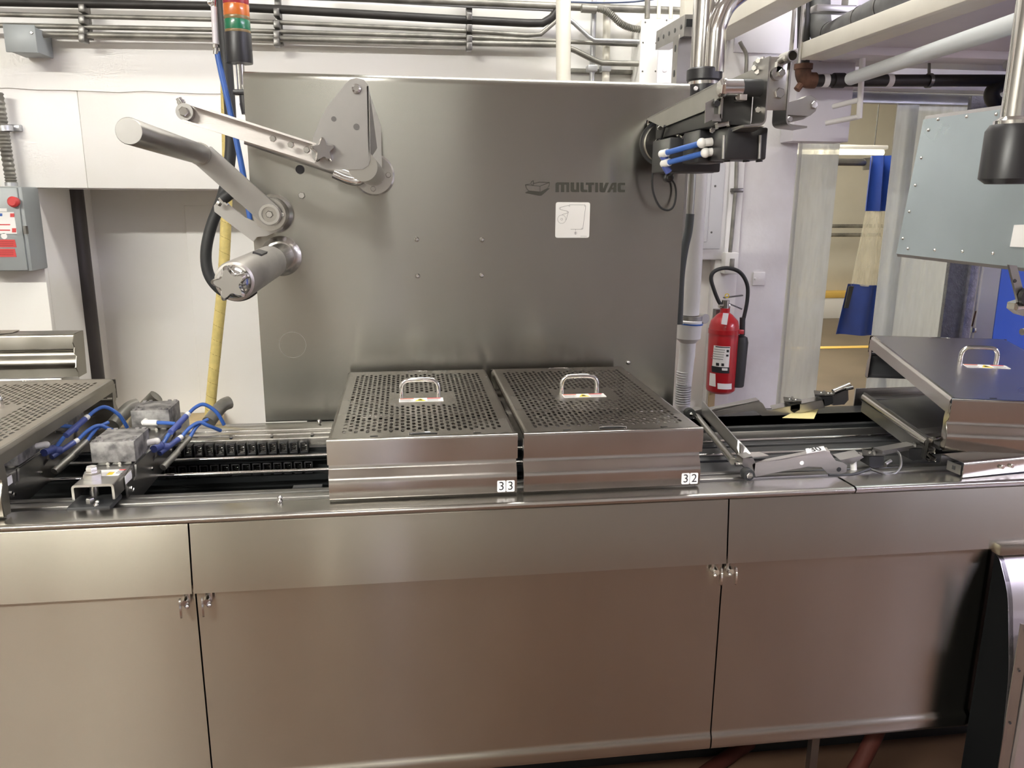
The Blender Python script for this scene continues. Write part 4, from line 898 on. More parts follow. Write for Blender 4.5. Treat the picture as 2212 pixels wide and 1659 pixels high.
obj('arm_clamp', MB().tube(PY(YR-.03, (720, 376), (748, 388), (775, 392), (790, 378)), .010, 12, 4), M_chrome, t)
kc = P(697, 327, 'y', YT-.004)
obj('star_knob', star(MB(), kc, V(.15, -1, .05), .022, .022, 5, .35), M_chrome, t)

# ================================================================== signal tower and hoses
YT2 = 2.20
t = thing('signal_tower', 'signal tower stacked red, orange and green above black', 'signal lamp', P(515, 215, 'y', YT2))
rT = .0315
cx = P(513, 60, 'y', YT2).x
def zz(py): return P(513, py, 'y', YT2).z
def seg(a, b, m, nm, r=rT): obj(nm, MB().lathe(V(cx, YT2, zz(b)), V(0, 0, 1), [(0, r*.985), (.002, r), (zz(a)-zz(b)-.002, r), (zz(a)-zz(b), r*.985)], 28), m, t)
seg(-40, 11, M_lred, 'red_lens'); seg(11, 36, M_lor, 'orange_lens'); seg(36, 44, M_lcl, 'clear_ring'); seg(44, 66, M_lgr, 'green_lens'); seg(66, 72, M_lcl, 'clear_ring'); seg(72, 137, M_black, 'black_base', rT*1.03)
obj('mast', MB().cyl(V(cx, YT2, zz(137)), V(cx, YT2, zz(205)), .011, n=18), M_chrome, t)
obj('mast_clamp', MB().bx(cx-.02, cx+.05, YT2-.015, YT2+.015, zz(205), zz(194), .003), M_black, t)
obj('cable_gland', MB().cyl(V(cx+.005, YT2, zz(206)), V(cx+.005, YT2, zz(225)), .012).cyl(V(cx+.008, YT2, zz(222)), V(cx+.012, YT2, zz(245)), .016), M_black, t)
obj('mast_cable', MB().tube([V(cx+.008, YT2, zz(240)), V(cx+.02, YT2, zz(300)), V(cx+.022, YT2, zz(400)), V(cx+.06, YT2, zz(470))], .006, 8, 4), M_black, t)
yp = spline(PY(2.55, (488, -40), (487, 60), (489, 200), (492, 350), (488, 480), (482, 600), (470, 720), (458, 840), (452, 925), (452, 990)), 40)
t = thing('yellow_hose', 'yellow reinforced hose hanging behind the film arms', 'hose', yp[-1])
obj('hose', MB().tube(yp[::8]+[yp[-1]], .0165, 16), M_yel, t)
L0 = 0; hp = []
for i in range(1, len(yp)):
    L0 += (yp[i]-yp[i-1]).length; a_ = L0/.046*2*PI
    hp.append(yp[i]+V(math.cos(a_), math.sin(a_), -.25*math.sin(a_)*0)*.0165)
hp2 = []
for u, v in zip(hp[:-1], hp[1:]): hp2 += [u]
obj('spiral_thread', MB().tube(hp2, .0007, 5), mat('thread_brown', (.25, .17, .04), 0, .6), t)
tubething('black_hose', 'thick black hose looping round left of the panel', 'hose', PY(2.32, (474, -40), (482, 40), (490, 140), (498, 260), (497, 340), (482, 420), (456, 490), (445, 545), (450, 590), (472, 622), (502, 638), (528, 637), (552, 620), (575, 590)), .0155, M_rub, 16, 5)
t = thing('blue_air_hose', 'blue air hose with a white regulator tube at its upper end', 'hose', P(468, 110, 'y', 2.2))
obj('hose', MB().tube(PY(2.2, (469, 112), (480, 165), (495, 230), (510, 300), (526, 380), (540, 470), (552, 520)), .0075, 12, 5), M_blue, t)
obj('regulator_tube', MB().cyl(P(462, 15, 'y', 2.2), P(466, 95, 'y', 2.2), .0075, n=14), mat('milky_plastic', (.66, .63, .66), 0, .3), t)
obj('end_coupling', MB().cyl(P(466, 94, 'y', 2.2), P(468, 118, 'y', 2.2), .0055, n=12).cyl(P(466, 97, 'y', 2.2), P(467, 103, 'y', 2.2), .0085, n=8).cyl(P(468, 110, 'y', 2.2), P(468, 118, 'y', 2.2), .0085, n=12), M_chrome, t)
obj('top_coupling', MB().bx(P(450, 5, 'y', 2.2).x, P(464, 5, 'y', 2.2).x, 2.185, 2.215, P(460, 12, 'y', 2.2).z, P(460, 1, 'y', 2.2).z, .003).cyl(P(462, -30, 'y', 2.2), P(462, 20, 'y', 2.2), .006, n=12), M_chrome, t)
# PVC drain behind the panel's right edge
YV = 2.45
t = thing('pvc_drain', 'white plastic drain pipe with reducer beside the right panel edge', 'pipe', P(1480, 870, 'y', YV))
cxv = P(1490, 690, 'y', YV).x
def zv(py): return P(1488, py, 'y', YV).z
obj('pipe', MB().cyl(V(cxv, YV, zv(200)), V(cxv, YV, zv(680)), .029, n=24), M_pvc, t)
obj('reducer', MB().lathe(V(cxv-.002, YV, zv(770)), V(0, 0, 1), [(0, .026), (zv(740)-zv(770), .026), (zv(730)-zv(770), .040), (zv(692)-zv(770), .042), (zv(688)-zv(770), .036)], 28), M_pvc, t)
obj('lower_pipe', MB().cyl(V(cxv-.008, YV, zv(830)), V(cxv-.002, YV, zv(760)), .026, n=20), M_pvc, t)
obj('flex_end', MB().tube([V(cxv-.008, YV, zv(800)-i*.004) for i in range(30)], .03, 16, 0, lambda i: .0265 if i % 2 else .0235), M_galv, t)
obj('lower_hose', MB().cyl(V(cxv-.008, YV, 0), V(cxv-.008, YV, zv(800)-.11), .024, n=16), M_pvc, t)
obj('clamp', MB().ring(V(cxv, YV, zv(696)), V(0, 0, 1), .040, .030, .022, 28).lathe(V(cxv+.045, YV, zv(688)), V(.4, -1, 0), [(-.012, .016), (.012, .016)], 18), M_satin, t)
obj('cable_tie', MB().ring(V(cxv, YV, zv(700)), V(.05, 0, 1), .0435, .040, .005, 24), M_blue, t)
tubething('steel_post', 'slim grey service tube beside the white drain pipe', 'tube', PY(2.25, (1496, 360), (1493, 420), (1490, 465)), .011, M_satin, 14)
tubething('grey_cable', 'dark grey hose dropping along the right panel edge', 'hose', PY(2.22, (1491, 462), (1487, 500), (1478, 540), (1470, 600), (1466, 700)), .012, mat('grey_hose', (.09, .10, .11), 0, .5), 12, 4)

# ================================================================== clamping beams at the left
def beam(dx, label, blocks=True, first=True):
    D = V(dx, 0, 0); x0, x1, z1 = -.612, -.538, 1.038
    t = thing('clamping_beam', label, 'beam', V((x0+x1)/2+dx, 1.7, 1.0), 'clamping beams across the conveyor')
    pr = fillet([(x0, 1.010), (x0, z1), (x1, z1), (x1, 1.008)], .008, 4); off = offset(pr, -.0045)
    mb = MB(); poly = list(pr)+list(off[::-1]); k = len(poly)
    A = [mb.bm.verts.new(V(p.x, 1.448, p.y)+D) for p in poly]; B = [mb.bm.verts.new(V(p.x, 1.95, p.y)+D) for p in poly]
    for i in range(k): mb.face([A[i], A[(i+1) % k], B[(i+1) % k], B[i]])
    for i in range(len(pr)-1): mb.face([A[i], A[k-1-i], A[k-2-i], A[i+1]]); mb.face([B[i], B[i+1], B[k-2-i], B[k-1-i]])
    obj('channel', mb, M_satin, t)
    X = x1+.001
    sp = [(1.50, 1.03), (1.50, .985), (1.56, .965), (1.70, .968), (1.95, .975), (1.95, 1.035), (1.84, 1.037), (1.835, 1.014), (1.80, 1.008), (1.795, 1.037), (1.69, 1.037), (1.685, 1.014), (1.66, 1.008), (1.655, 1.037), (1.56, 1.037), (1.555, 1.014), (1.535, 1.012), (1.53, 1.037)]
    obj('side_plate', MB().prism([V(X, a, b)+D for a, b in sp], V(.004, 0, 0)), M_satin, t)
    for q in ((1.512, 1.005), (1.522, .998), (1.64, 1.0), (1.78, .995)): obj('plate_bolt', MB().hexa(V(X+.004, *q)+D, V(1, 0, 0), .0042, .005), M_chrome, t)
    nz_ = V(-.586, 1.482, z1)+D
    obj('clamp_nut', MB().hexa(nz_, V(0, 0, 1), .017, .013), M_steel, t); obj('clamp_bolt', MB().hexa(nz_+V(0, 0, .013), V(0, 0, 1), .0105, .011), M_chrome, t)
    obj('spindle', MB().cyl(nz_-V(0, 0, .05), nz_, .008), M_steel, t)
    obj('foot_pad', MB().bx(-.615, -.540, 1.425, 1.49, .994, 1.004, .003, M=Matrix.Translation(D)), M_rub, t)
    obj('foot_bolt', MB().hexa(V(-.58, 1.445, 1.004)+D, V(0, 0, 1), .008, .01), M_dsteel, t)
    lb = obj('warning_label', MB().bx(x0+.006, x1-.006, 1.492, 1.528, z1+.0002, z1+.0008, M=Matrix.Translation(D)), M_label, t)
    obj('label_side', MB().bx(x1+.0048, x1+.0054, 1.492, 1.528, z1-.018, z1-.002, M=Matrix.Translation(D)), M_label, lb)
    obj('yellow_sign', MB().bx(-.567, -.557, 1.497, 1.512, z1+.0009, z1+.0012, M=Matrix.Translation(D)), M_tri, lb)
    for k in range(3): obj('label_line', MB().bx(-.553, -.541, 1.522-k*.009, 1.526-k*.009, z1+.0009, z1+.0012, M=Matrix.Translation(D)), M_redlab if k == 0 else M_dim, lb)
    for bi, (y0, y1) in enumerate(((1.562, 1.655), (1.80, 1.888))):
        w = .041; cxb = -.575
        b = obj('air_block', MB().bx(cxb-w, cxb+w, y0, y1, z1+.004, z1+.046, .0015, M=Matrix.Translation(D)), M_cast, t, 'cast aluminium pneumatic block')
        obj('block_foot', MB().bx(cxb-w+.01, cxb+w-.01, y0+.004, y1-.004, z1, z1+.005, M=Matrix.Translation(D)), M_dsteel, b)
        for sx in (-.034, -.021, .021, .034):
            for sy in (y0+.006, y1-.006): obj('block_screw', MB().lathe(V(cxb+sx, sy, z1+.046)+D, V(0, 0, 1), [(0, .0046), (.003, .0042)], 10), M_cast, b)
        for sy in ((y0*2+y1)/3-.004,):
            for sx in (-.034, .034): obj('block_screw', MB().lathe(V(cxb+sx, sy, z1+.046)+D, V(0, 0, 1), [(0, .0046), (.003, .0042)], 10), M_cast, b)
        obj('block_dome', MB().lathe(V(cxb, (y0+y1)/2, z1+.0455)+D, V(0, 0, 1), [(0, .03), (.0025, .022), (.004, .008), (.004, .0005)], 24), M_cast, b)
        for sx in (-.01, .012): obj('block_screw', MB().hexa(V(cxb+sx, y0-.002, z1+.003)+D, V(0, -1, 0), .004, .004), M_steel, b)
    # air hoses with fittings on the right side
    zh = z1+.018; xb = -.575+.041
    def PT(*p): return V(*p)+D
    obj('elbow_fitting', MB().cyl(PT(-.585, 1.80, zh+.004), PT(-.585, 1.785, zh+.004), .006, n=12).cyl(PT(-.585, 1.786, zh+.004), PT(-.555, 1.782, zh+.004), .0065, n=12), M_white, t)
    obj('air_hose', MB().tube([PT(-.555, 1.782, zh+.004), PT(-.535, 1.780, zh+.003), PT(-.515, 1.775, zh+.002)], .0042, 10, 3), M_blue, t)
    obj('tee_fitting', MB().cyl(PT(-.515, 1.735, zh-.006), PT(-.498, 1.80, zh+.012), .0066, n=12).ball(PT(-.508, 1.765, zh+.0), .0085), M_bluep, t)
    obj('collar', MB().cyl(PT(-.499, 1.797, zh+.011), PT(-.495, 1.81, zh+.015), .0062, n=12), M_label, t)
    obj('air_hose', MB().tube([PT(-.495, 1.81, zh+.015), PT(-.483, 1.83, zh+.025), PT(-.466, 1.84, zh+.028), PT(-.442, 1.845, zh+.008), PT(-.428, 1.85, zh-.025)], .0042, 10, 6), M_blue, t)
    obj('air_hose', MB().tube([PT(-.517, 1.728, zh-.008), PT(-.522, 1.71, zh-.018), PT(-.526, 1.69, zh-.026)], .0045, 10, 3), M_blue, t)
    obj('tee_fitting', MB().cyl(PT(-.535, 1.685, zh-.024), PT(-.512, 1.70, zh-.028), .0085, n=12).ball(PT(-.525, 1.69, zh-.022), .0095).cyl(PT(-.53, 1.66, zh-.02), PT(-.525, 1.69, zh-.022), .008, n=12), M_bluep, t)
    obj('elbow_fitting', MB().cyl(PT(xb-.002, 1.64, zh), PT(xb+.016, 1.648, zh+.002), .0065, n=12).ball(PT(xb+.016, 1.648, zh+.001), .0072), M_white, t)
    obj('tee_fitting', MB().cyl(PT(-.525, 1.68, zh-.036), PT(-.50, 1.735, zh-.022), .006, n=12), M_bluep, t)
    obj('collar', MB().cyl(PT(-.502, 1.732, zh-.023), PT(-.496, 1.745, zh-.020), .0058, n=12), M_label, t)
    obj('air_hose', MB().tube([PT(-.496, 1.745, zh-.020), PT(-.485, 1.77, zh-.008), PT(-.468, 1.79, zh-.001), PT(-.450, 1.80, zh-.012), PT(-.430, 1.82, zh-.03)], .0042, 10, 6), M_blue, t)
    obj('push_fitting', MB().cyl(PT(-.515, 1.66, .995), PT(-.497, 1.71, 1.012), .0075, n=14).cyl(PT(-.503, 1.70, 1.008), PT(-.482, 1.755, 1.03), .006, n=12), M_cond, t)
    obj('air_hose', MB().tube([PT(-.482, 1.755, 1.03), PT(-.472, 1.79, 1.048), PT(-.455, 1.815, 1.055)], .004, 10, 4), M_blue, t)
    obj('pipe_stub', MB().tube([PT(-.47, 1.88, 1.03), PT(-.45, 1.93, 1.055), PT(-.435, 1.95, 1.06)], .016, 14, 4), M_cond, t)
    return t
beam(0, 'steel clamping beam carrying two cast blocks left of lid 33')
beam(-.215, 'steel clamping beam half hidden under the dusty perforated lid')

# ================================================================== lever frame at the right
YN, YFAR = 1.462, 1.945
def pts2(Y, q): return PY(Y, *q)
def lever_frame():
    t = thing('lever_frame', 'folded steel lever frame with black clamps and a 30 sticker', 'lever frame', P(1615, 1035, 'z', 1.002))
    def arm(Y, q, th, name='arm'): return obj(name, MB().prism(pts2(Y, q), V(0, th, 0)), M_alu, t)
    # near arm: side web and top flange
    near = [(1625, 1003), (1700, 991), (1780, 975), (1793, 978), (1806, 996), (1822, 1000), (1830, 1005), (1828, 1020), (1805, 1027), (1788, 1022), (1775, 1009), (1745, 1008), (1690, 1018), (1632, 1030)]
    na_ = arm(YN, near, .003, 'near_arm')
    fl = [(1610, 990), (1700, 983), (1780, 967), (1793, 978)]
    obj('arm_top', MB().prism([P(1628, 1003, 'y', YN), P(1780, 975, 'y', YN), P(1793, 978, 'y', YN), P(1785, 968, 'y', YN+.045), P(1655, 993, 'y', YN+.045)], V(0, 0, .002)), M_alu, na_)
    tl = obj('number_tile', MB().prism([P(1742, 980, 'y', YN+.002), P(1784, 975, 'y', YN+.002), P(1779, 965.5, 'y', YN+.02), P(1740, 971, 'y', YN+.02)], V(0, 0, .002)), M_label, na_, 'torn white sticker reading 30')
    c = (P(1742, 980, 'y', YN+.002)+P(1784, 975, 'y', YN+.002)+P(1779, 965.5, 'y', YN+.02)+P(1740, 971, 'y', YN+.02))/4+V(0, 0, .0022)
    tz = (P(1779, 965.5, 'y', YN+.02)-P(1784, 975, 'y', YN+.002)); tz = (tz-V(.97, 0, .1)*tz.dot(V(.97, 0, .1))).normalized()
    mm = MB(); text_mesh(mm, '30', .024, c, V(.97, 0, .1).normalized(), tz, .0003, .0006); obj('digit', mm, M_ink, tl)
    obj('web_hole', MB().lathe(P(1732, 1000, 'y', YN-.0002), N, [(0, .0045), (.0006, .0045)], 18), M_label, na_); obj('web_hole', MB().lathe(P(1812, 1014, 'y', YN-.0002), N, [(0, .005), (.0006, .005)], 18), M_ink, na_)
    # roller
    rc = P(1615, 1024, 'y', YN-.008)
    rr = obj('roller', MB().lathe(rc+V(0, .012, 0), N, [(0, .0115), (.004, .0125), (.016, .0125), (.02, .0115)], 24), M_rub, t); obj('roller_bolt', MB().hexa(rc-V(0, .008, 0), N, .007, .004), M_chrome, rr)
    obj('fork_end', MB().prism(pts2(YN, [(1605, 990), (1625, 986), (1632, 1000), (1630, 1018), (1612, 1014), (1603, 1003)]), V(0, .03, 0)), M_satin, t)
    obj('axle_pin', MB().cyl(P(1588, 1003, 'y', YN+.01), P(1606, 1003, 'y', YN+.01), .004, n=12), M_chrome, t)
    obj('stamped_plate', MB().prism([P(1612, 990, 'y', YN), P(1660, 985, 'y', YN), P(1640, 978, 'y', YN+.05), P(1600, 981, 'y', YN+.05)], V(0, 0, .002)), M_alu, t)
    # cross bar folded like a V, running to the far arm
    a0, a1 = P(1600, 975, 'y', YN+.03), P(1516, 882, 'y', YFAR-.02)
    d = (a1-a0).normalized(); s = d.cross(V(0, 0, 1)).normalized()
    obj('cross_bar', MB().prism([a0+V(0, 0, -.015), a0+V(0, 0, -.012)+s*.018, a1+V(0, 0, -.012)+s*.018, a1+V(0, 0, -.015)], V(0, 0, .003)).prism([a0+V(0, 0, -.016), a1+V(0, 0, -.016), a1+V(0, 0, .020), a0+V(0, 0, .014)], s*.003), M_satin, t)
    obj('cross_tube', MB().tube([a0+s*-.014+V(0, 0, -.022), a1+s*-.012+V(0, 0, -.022)], .008, 12), M_steel, t)
    obj('gusset', MB().prism([P(1594, 950, 'y', YN+.05), P(1612, 968, 'y', YN+.04), P(1622, 980, 'y', YN+.03), P(1598, 984, 'y', YN+.04), P(1592, 968, 'y', YN+.05)], V(.002, .003, 0)), M_satin, t)
    # far arm
    far = [(1515, 897), (1545, 882), (1640, 866), (1648, 872), (1656, 886), (1668, 886), (1780, 864), (1782, 880), (1700, 899), (1660, 904), (1646, 898), (1630, 886), (1560, 897), (1518, 910)]
    fa = arm(YFAR, far, .003, 'far_arm')
    obj('arm_top', MB().prism([P(1520, 893, 'y', YFAR), P(1640, 866, 'y', YFAR), P(1632, 860, 'y', YFAR+.045), P(1518, 884, 'y', YFAR+.045)], V(0, 0, .002)), M_satin, fa)
    obj('arm_top', MB().prism([P(1668, 886, 'y', YFAR), P(1780, 864, 'y', YFAR), P(1766, 858, 'y', YFAR+.03), P(1664, 877, 'y', YFAR+.03)], V(0, 0, .002)), M_satin, fa)
    rc = P(1490, 893, 'y', YFAR-.008); rr = obj('roller', MB().lathe(rc+V(0, .012, 0), N, [(0, .0135), (.004, .0145), (.016, .0145), (.02, .0135)], 24), M_rub, t); obj('roller_bolt', MB().ball(rc-V(0, .008, 0), .006), M_chrome, rr)
    obj('fork_end', MB().prism(pts2(YFAR, [(1498, 888), (1516, 884), (1520, 900), (1512, 910), (1500, 904)]), V(0, .03, 0)), M_satin, t)
    obj('axle_pin', MB().cyl(P(1494, 906, 'y', YFAR-.0), P(1510, 904, 'y', YFAR), .005, n=12), M_chrome, t)
    # black clamps on both sides
    def clamp(Y, x0, x1, yt, yb, sl):
        q = pts2(Y, [(x0, yt), (x1, yt+sl), (x1, yb+sl-4), (x1-8, yb+sl), (x0+8, yb), (x0, yb-4)])
        k = obj('clamp_block', MB().prism(q, V(0, .035, 0)), M_black, t)
        tp = [P(x0-14, yt-3, 'y', Y+.005), P(x1+3, yt+sl, 'y', Y-.004), P(x1+2, yt+sl-4, 'y', Y+.04), P(x0-16, yt-12, 'y', Y+.05)]
        obj('clamp_plate', MB().prism(tp, V(0, 0, .004)), M_dsteel, k)
        for f in (.35, .7): obj('clamp_rivet', MB().lathe(tp[0].lerp(tp[1], f).lerp(tp[3].lerp(tp[2], f), .5)+V(0, 0, .004), V(0, 0, 1), [(0, .004), (.002, .002)], 10), M_chrome, k)
        obj('clamp_rib', MB().bar(tp[0].lerp(tp[1], .5)+V(0, 0, .005), tp[3].lerp(tp[2], .5)+V(0, 0, .005), .005, .006), M_dsteel, k)
    clamp(YFAR, 1708, 1728, 872, 892, -3); clamp(YFAR, 1774, 1800, 858, 878, -3)
    clamp(YN+.02, 1878, 1909, 987, 1011, -2); clamp(YN+.05, 1964, 1998, 970, 995, -2)
    # near connecting pieces beyond the arm
    obj('yoke', MB().prism([P(1815, 994, 'y', YN+.01), P(1862, 984, 'y', YN+.01), P(1866, 988, 'y', YN+.01), P(1842, 1002, 'y', YN+.01), P(1822, 1000, 'y', YN+.01)], V(0, .03, .003)), M_satin, t)
    obj('yoke_bolt', MB().hexa(P(1858, 985, 'y', YN+.02), V(0, 0, 1), .005, .007), M_chrome, t)
    obj('yoke_pin', MB().cyl(P(1843, 994, 'y', YN+.02), P(1844, 1016, 'y', YN+.02), .0065, n=14), M_white, t)
    obj('link_bar', MB().bar(P(1896, 975, 'y', YN+.035), P(1968, 962, 'y', YN+.07), .025, .010), M_satin, t)
    obj('cable', MB().tube([P(1790, 1026, 'y', YN-.02), P(1840, 1025, 'y', YN-.02), P(1880, 1012, 'y', YN)], .003, 8, 4), M_rub, t)
    obj('cable', MB().tube([P(1880, 1013, 'y', YN), P(1905, 1022, 'y', YN-.01), P(1930, 1024, 'y', YN-.01), P(1945, 1008, 'y', YN), P(1945, 985, 'y', YN+.02), P(1938, 975, 'y', YN+.04)], .0026, 8, 5), M_dsteel, t)
    obj('cable_gland', MB().cyl(P(1910, 1004, 'y', YN+.02), P(1922, 996, 'y', YN+.03), .006, n=12), M_satin, t)
    # end hooks holding the lid
    obj('end_hook', MB().prism([P(1990, 938, 'y', YN+.09), P(2052, 932, 'y', YN+.09), P(2066, 940, 'y', YN+.09), P(2066, 950, 'y', YN+.09), P(2016, 952, 'y', YN+.09), P(2012, 966, 'y', YN+.09), P(2003, 968, 'y', YN+.09), P(1999, 950, 'y', YN+.09), P(1986, 946, 'y', YN+.09)], V(0, .03, .003)), M_satin, t)
    obj('hook_rod', MB().cyl(P(2020, 948, 'y', YN+.085), P(2064, 937, 'y', YN+.085), .0045, n=12).cyl(P(2036, 954, 'y', YN+.085), P(2064, 950, 'y', YN+.085), .004, n=12), M_chrome, t)
    obj('hook_leg', MB().cyl(P(2006, 966, 'y', YN+.09), P(2006, 984, 'y', YN+.09), .005, n=10), M_dsteel, t)
    obj('end_hook', MB().prism([P(1798, 852, 'y', YFAR), P(1812, 842, 'y', YFAR), P(1832, 842, 'y', YFAR), P(1833, 864, 'y', YFAR), P(1824, 874, 'y', YFAR), P(1800, 876, 'y', YFAR)], V(0, .012, 0)), M_satin, t)
    obj('hook_rod', MB().cyl(P(1800, 847, 'y', YFAR), P(1836, 832, 'y', YFAR), .008, n=14).cyl(P(1826, 840, 'y', YFAR-.01), P(1842, 837, 'y', YFAR-.01), .005, n=12), M_chrome, t)
    return t
lever_frame()
tag(obj('paper_scrap', MB().prism(PZ(.989, (1690, 903), (1758, 905), (1768, 884), (1735, 880)), V(0, 0, .001)), M_paper), 'scrap of yellow paper lying under the far lever arm', 'paper')

# ================================================================== bracket assembly beside the panel
Yn = 1.52
XL = P(1655, 265, 'y', Yn).x; XR = P(1697, 265, 'y', Yn).x; zb = P(1655, 270, 'y', Yn).z; zt = P(1655, 121, 'y', Yn).z
t = thing('marker_bracket', 'cantilevered steel bracket with black valve blocks beside the panel', 'bracket', V((XL+XR)/2, YP, zb))
th = .0035
def U_leg(x, s):
    # bent plate seen edge on: vertical with an outward curled foot
    pr = fillet([(0, zt-zb), (0, .0), (.045*s, -.004)], .014, 5); off = offset(pr, th*s)
    mb = MB(); poly = list(pr)+list(off[::-1]); k = len(poly)
    A = [mb.bm.verts.new(V(x+p.x, Yn, zb+p.y)) for p in poly]; B = [mb.bm.verts.new(V(x+p.x, Yn+.06, zb+p.y)) for p in poly]
    for i in range(k): mb.face([A[i], A[(i+1) % k], B[(i+1) % k], B[i]])
    for i in range(len(pr)-1): mb.face([A[i], A[k-1-i], A[k-2-i], A[i+1]]); mb.face([B[i], B[i+1], B[k-2-i], B[k-1-i]])
    return mb
obj('bent_leg', U_leg(XL, -1), M_satin, t); obj('bent_leg', U_leg(XR, 1), M_satin, t)
obj('end_plate', MB().bx(XL, XR, Yn+.004, Yn+.008, zb+.028, zt, .001), M_satin, t)
for q, r in (((1681, 202), .0105),): obj('hex_bolt', MB().hexa(P(*q, 'y', Yn+.003), N, r, .009), M_chrome, t)
obj('eccentric', MB().lathe(P(1676, 160, 'y', Yn+.004), N, [(0, .0125), (.010, .0125)], 24), M_satin, t); obj('hex_bolt', MB().hexa(P(1686, 158, 'y', Yn-.006), N, .0075, .008), M_chrome, t)
obj('lever_stem', MB().cyl(P(1684, 134, 'y', Yn), P(1697, 126, 'y', Yn-.02), .0065, n=14).bar(P(1681, 158, 'y', Yn), P(1683, 134, 'y', Yn), .012, .012), M_satin, t)
c = P(1707, 122, 'y', Yn-.02); obj('lever_tube', MB().ring(c+V(0, .03, 0), N, .0105, .0085, .04, 24).lathe(c+V(0, .028, 0), N, [(0, .009), (.005, .009)], 20), M_satin, t)
obj('rear_web', MB().prism([P(1652, 122, 'y', Yn+.03), P(1630, 134, 'y', Yn+.09), P(1628, 150, 'y', Yn+.09), P(1576, 174, 'y', Yn+.25), P(1652, 176, 'y', Yn+.03)], V(-.003, 0, 0)), M_satin, t)
for q in ((1643, 132), (1641, 156), (1634, 148)): obj('web_bolt', MB().hexa(P(*q, 'y', Yn+.05)+V(-.003, 0, 0), V(-.7, -.7, 0), .006, .007), M_chrome, t)
# long plates running back to the panel
za = zb-.004
obj('base_plate', MB().prism([P(1652, 268, 'y', Yn+.0), P(1600, 272, 'y', Yn+.02), P(1420, 350, 'x', P(1600, 272, 'y', Yn+.02).x), V(XL, 1.99, P(1420, 350, 'x', P(1600, 272, 'y', Yn+.02).x).z), V(XL, Yn+.05, za)], V(0, 0, -.004)), M_satin, t)
Xa = P(1552, 190, 'y', Yn+.045).x
obj('slant_plate', MB().prism([P(1558, 176, 'x', Xa), P(1396, 258, 'x', Xa), P(1432, 275, 'x', Xa), P(1520, 240, 'x', Xa), P(1560, 205, 'x', Xa)], V(.004, 0, 0)), M_satin, t)
obj('slant_plate_flange', MB().prism([P(1558, 177, 'x', Xa), P(1398, 258, 'x', Xa), P(1398, 258, 'x', Xa)+V(.03, 0, 0), P(1558, 177, 'x', Xa)+V(.03, 0, 0)], V(0, 0, .003)), M_satin, t)
obj('core_block', MB().bx(Xa+.008, XL-.004, Yn+.06, 1.98, zb+.004, P(1600, 205, 'y', Yn+.06).z, .003), mat('charcoal_housing', (.05, .05, .05), .5, .42), t)
a, b = P(1560, 190, 'y', Yn+.03), P(1601, 190, 'y', Yn+.03)
obj('spacer_sleeve', MB().cyl(a, b, .0165, n=24), M_chrome, t); obj('spacer_nut', MB().hexa(a+V(.003, 0, 0), V(-1, 0, 0), .0165, .010).cyl(a-V(.0, 0, 0), a+V(.004, 0, 0), .019), M_chrome, t)
obj('rubber_sleeve', MB().cyl(b, P(1648, 190, 'y', Yn+.03), .0165, n=24), M_rub, t)
Yb = P(1396, 262, 'x', Xa).y
a, b = P(1398, 263, 'y', Yb), P(1428, 264, 'y', Yb); obj('spacer_sleeve', MB().cyl(a, b, .0095, n=20).cyl(a, a+V(.003, 0, 0), .013), M_steel, t); obj('spacer_nut', MB().hexa(a, V(-1, 0, 0), .0085, .006), M_chrome, t)
# sensor bracket
obj('sensor_bracket', MB().prism([P(1524, 222, 'y', Yn+.05), P(1543, 212, 'y', Yn+.05), P(1542, 246, 'y', Yn+.05), P(1540, 258, 'y', Yn+.05), P(1523, 266, 'y', Yn+.05)], V(0, .003, 0)).prism([P(1540, 247, 'y', Yn+.05), P(1558, 246, 'y', Yn+.05), P(1558, 262, 'y', Yn+.05), P(1540, 262, 'y', Yn+.05)], V(0, .003, 0)).bx(P(1557, 225, 'y', Yn+.05).x, P(1562, 225, 'y', Yn+.05).x, Yn+.05, Yn+.08, P(1560, 256, 'y', Yn+.05).z, P(1560, 208, 'y', Yn+.05).z), M_satin, t)
obj('sensor_lens', MB().lathe(P(1548, 224, 'y', Yn+.045), N, [(0, .007), (.004, .006)], 16), M_black, t)
obj('square_block', MB().bx(P(1599, 201, 'y', Yn+.02).x, P(1615, 201, 'y', Yn+.02).x, Yn+.02, Yn+.05, P(1600, 216, 'y', Yn+.02).z, P(1600, 201, 'y', Yn+.02).z, .001), M_alu, t)
obj('side_bolt', MB().hexa(P(1591, 211, 'y', Yn+.04), N, .006, .007), M_chrome, t); obj('side_bolt', MB().hexa(P(1637, 238, 'y', Yn+.03), V(-.4, -1, 0), .0065, .008), M_chrome, t)
obj('clip_tab', MB().bar(P(1548, 272, 'y', Yn+.06), P(1572, 267, 'y', Yn+.06), .012, .008, bev=.002), M_satin, t)
obj('threaded_tip', MB().cyl(P(1456, 278, 'y', 1.86), P(1478, 297, 'y', 1.82), .0065, n=12).cyl(P(1464, 285, 'y', 1.845), P(1472, 292, 'y', 1.83), .0095, n=10), M_steel, t)
for q in ((1459, 306, 1.9), (1480, 300, 1.85), (1538, 281, 1.62), (1424, 277, 1.93)): obj('small_screw', MB().hexa(P(q[0], q[1], 'y', q[2]), N, .006, .006), M_steel, t)
# mounting disc on the panel
c = P(1428, 310, 'y', YP); md = obj('mounting_disc', MB().lathe(c, N, [(0, .052), (.004, .052), (.012, .048), (.018, .047)], 40), M_steel, t)
obj('disc_bolt', MB().hexa(P(1419, 306, 'y', YP-.02), N, .007, .006), M_chrome, md)
obj('disc_seal', MB().ring(c, N, .056, .051, .005, 40), M_rub, md)
